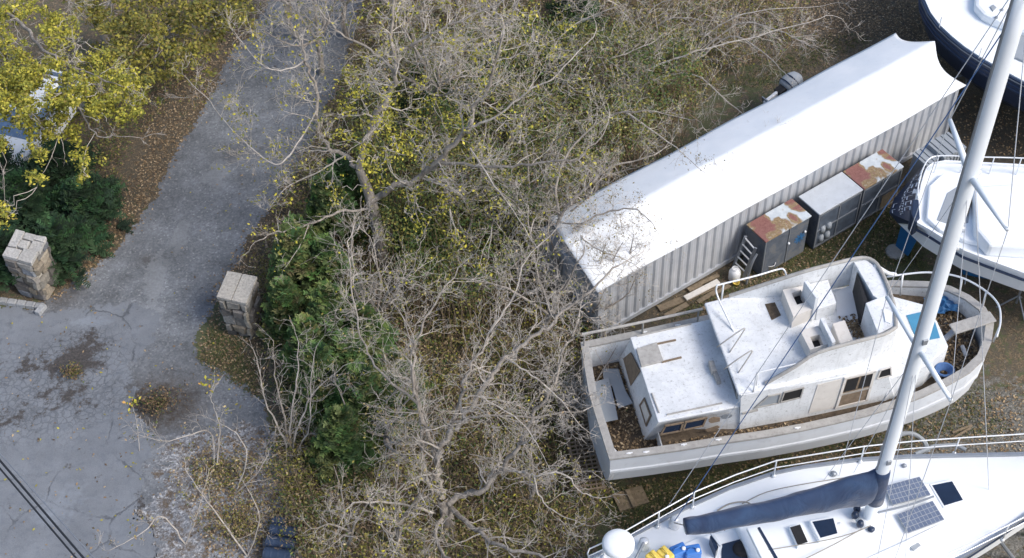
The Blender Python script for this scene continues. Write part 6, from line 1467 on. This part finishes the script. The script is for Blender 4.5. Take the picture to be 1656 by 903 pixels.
for (u, v), H, R_, lab in [((700, 190), 2.0, 1.1, 'dark evergreen in the thicket under the big tree crown'), ((790, 180), 2.2, 1.2, 'dark evergreen in the upper thicket, right of the big tree crown'), ((930, 60), 1.6, 1.1, 'dark green evergreen bush near the top edge'), ((560, 330), 1.6, .9, 'dark evergreen bush behind the big tree trunk'), ((880, 140), 1.6, 1.0, 'dark evergreen between the hooped bush and the thicket')]:
    conifer((u, v), H, R_, lab, [S(44, 74, 36), S(54, 88, 42), S(38, 60, 32)], 'evergreen_bush', 'evergreen', 'dark evergreens in the thicket', 60)
for (u, v), H, R_, lab in [((20, 440), 1.3, 1.2, 'dark evergreen shrub behind the left gate pillar'), ((105, 420), 1.3, 1.2, 'dark evergreen shrub right of the left gate pillar'), ((150, 350), 1.2, 1.2, 'dark evergreen shrub reaching the leafy verge of the driveway'), ((50, 350), 1.4, 1.3, 'dark evergreen shrub in the middle of the group on the left'), ((-10, 310), 1.4, 1.3, 'dark evergreen shrub at the left edge of the photo'), ((105, 290), 1.1, 1.2, 'dark evergreen shrub farthest from the pillar, below the yellow tree')]:
    conifer((u, v), H, R_, lab, DKGREENS, 'evergreen_shrub', 'shrub', 'dark evergreen shrubs by the left pillar', 110, .1, .4)
# --- undergrowth: one tangled mass
seed(21)
def rand_in(poly, n):
    xs = [p[0] for p in poly]; ys = [p[1] for p in poly]; out = []
    while len(out) < n:
        u, v = rnd.uniform(min(xs), max(xs)), rnd.uniform(min(ys), max(ys))
        if inpoly(np.array([u]), np.array([v]), poly)[0]: out.append((u, v))
    return out
THICK = [(470, 310), (560, 140), (600, -30), (1230, -30), (1330, 40), (1160, 150), (900, 345), (860, 400), (950, 470), (975, 540), (925, 590), (930, 700), (975, 790), (940, 903), (480, 915), (440, 760), (470, 700), (440, 560), (420, 440)]
m = MB(); st = MB()
for u, v in rand_in(THICK, 3600):
    b = P(u, v, 0); pal = OLIVES+YELLOW[2:3] if rnd.random() < .7 else (BROWNS if rnd.random() < .7 else GREENS[:3]); H = rnd.uniform(.25, 1.1)
    for k in range(3):
        d = Vector((rnd.gauss(0, .5), rnd.gauss(0, .5), 1)).normalized(); e = b+d*H*rnd.uniform(.7, 1.2)
        st.tube([np.array(b+Vector((rnd.gauss(0, .08), rnd.gauss(0, .08), 0))), np.array(b.lerp(e, .5)+Vector((rnd.gauss(0, .08), rnd.gauss(0, .08), 0))), np.array(e), np.array(e+Vector((rnd.gauss(0, .15), rnd.gauss(0, .15), -.05)))], [.008, .006, .005, .003], 3, cap=False)
    clump(m, b+Vector((0, 0, H*.6)), .18, 30, pal, .075)
VINE = [(560, 150), (640, 60), (900, 20), (1130, 60), (1120, 170), (900, 320), (860, 420), (760, 480), (650, 450), (600, 320)]
for u, v in rand_in(VINE, 1400):
    h = rnd.uniform(.8, 2.6); c = P(u, v, h); st.tube([np.array(zplace(c, 0))+nr.normal(0, .1, 3)*[1, 1, 0], np.array(zplace(c, h*.5))+nr.normal(0, .15, 3), np.array(c)], [.012, .009, .004], 4, cap=False)
    clump(m, c, .2, 34, OLIVES[:4] if rnd.random() < .55 else [S(66, 88, 44), S(80, 102, 50), S(94, 108, 56), S(56, 76, 40)], .085)
for u, v in rand_in([(190, 320), (215, 240), (290, 140), (400, 20), (200, 20), (130, 150), (150, 260)], 420):
    c = P(u, v, 0); clump(m, c+Vector((0, 0, rnd.uniform(.1, .4))), .17, 24, OLIVES[1:4]+BROWNS[:3]+[S(70, 88, 46)], .07)
m.build('leaves', M['leaf']); bl = bpy.data.objects['leaves']
o = st.build('undergrowth', M['twigbrown']); tag(o, 'tangled olive and brown undergrowth filling the ground between driveway and boats', 'undergrowth', kind='stuff')
bl.parent = o; bl['kind'] = 'stuff'
m = MB()
for poly, n, pal in ((THICK, 7000, BROWNS[:3]+OLIVES), ([(60, 500), (150, 440), (230, 350), (300, 220), (425, 20), (340, 0), (180, 0), (240, 240), (190, 330), (140, 420)], 6500, BROWNS), ([(318, 582), (345, 470), (400, 385), (470, 300), (480, 420), (420, 520), (430, 640)], 2600, BROWNS), ([(1230, 0), (1490, 0), (1560, 120), (1450, 60), (1330, 60)], 3500, BROWNS), ([(1050, 510), (1180, 470), (1300, 400), (1440, 330), (1470, 420), (1300, 440), (1130, 490)], 1500, BROWNS), ([(300, 720), (430, 700), (470, 903), (330, 903)], 1100, BROWNS), ([(0, 520), (260, 500), (420, 0), (560, 0), (430, 640), (200, 903), (0, 903)], 420, BROWNS+YELLOW[:2]), ([(980, 790), (1300, 730), (1656, 620), (1656, 740), (1300, 755), (1000, 870)], 2200, BROWNS), ([(1540, 150), (1656, 170), (1656, 260), (1540, 230)], 700, BROWNS)):
    for u, v in rand_in(poly, n):
        b = P(u+rnd.gauss(0, 7), v+rnd.gauss(0, 7), .012+rnd.random()*.02); leaves_on(m, 1, lambda: b, .075, pal, .25)
o = m.build('fallen_leaves', M['leaf']); tag(o, 'brown fallen leaves scattered over the ground and driveway edges', 'leaves', kind='stuff')
# grass tufts
m = MB()
for poly, n in (([(1200, 440), (1330, 380), (1440, 330), (1480, 400), (1500, 440), (1380, 415), (1240, 450)], 5200), ([(320, 585), (345, 520), (385, 560), (420, 600), (410, 640)], 1500), ([(960, 800), (1240, 745), (1300, 740), (1100, 820), (1000, 870)], 3500), ([(1300, 735), (1450, 665), (1580, 620), (1640, 700), (1400, 735)], 2200), ([(1050, 520), (1200, 460), (1250, 450), (1140, 505)], 700), ([(1150, 150), (1330, 60), (1420, 60), (1250, 140)], 1800)):
    for u, v in rand_in(poly, n):
        b = P(u+rnd.gauss(0, 5), v+rnd.gauss(0, 5), 0); c = rnd.choice([S(70, 84, 42), S(88, 98, 52), S(104, 104, 62), S(58, 72, 36), S(124, 116, 76)]); kk = rnd.uniform(.7, 1.2)
        d = Vector((rnd.gauss(0, .06), rnd.gauss(0, .06), rnd.uniform(.03, .1))); s_ = Vector((rnd.gauss(0, 1), rnd.gauss(0, 1), 0)).normalized()*.012
        m.add([b-s_, b+s_, b+d], [(0, 1, 2)], 0, tuple(x*kk for x in c[:3]))
o = m.build('grass', M['leaf']); tag(o, 'short green grass in patches around the boats and cabinets', 'grass', kind='stuff')
# dry weeds in the potholes and on the verge
for cen, r_, n, pal, lab in (((255, 655), .55, 130, BROWNS[:3]+OLIVES[3:4]+[S(70, 58, 44)], 'brown weeds growing in the dark pothole'), ((120, 606), .3, 50, BROWNS[:3]+OLIVES[3:4]+OLIVES[:1], 'small olive weed patch in the cracked asphalt'), ((360, 770), 1.0, 260, OLIVES+BROWNS+[S(150, 142, 120)], 'dry weeds over the pale gravel verge'), ((390, 850), .9, 300, OLIVES+BROWNS+[S(150, 142, 120)], 'dry weeds beside the black drums')):
    m = MB(); c = P(*cen, 0)
    for _ in range(n):
        b = c+Vector((rnd.gauss(0, r_*.5), rnd.gauss(0, r_*.35), 0)); clump(m, b+Vector((0, 0, rnd.uniform(.05, .25))), .06, 9, pal, .06)
    o = m.build('weeds', M['leaf']); tag(o, lab, 'weeds', kind='stuff')
print('verts', sum(len(o.data.vertices) for o in D.objects if o.type == 'MESH'))
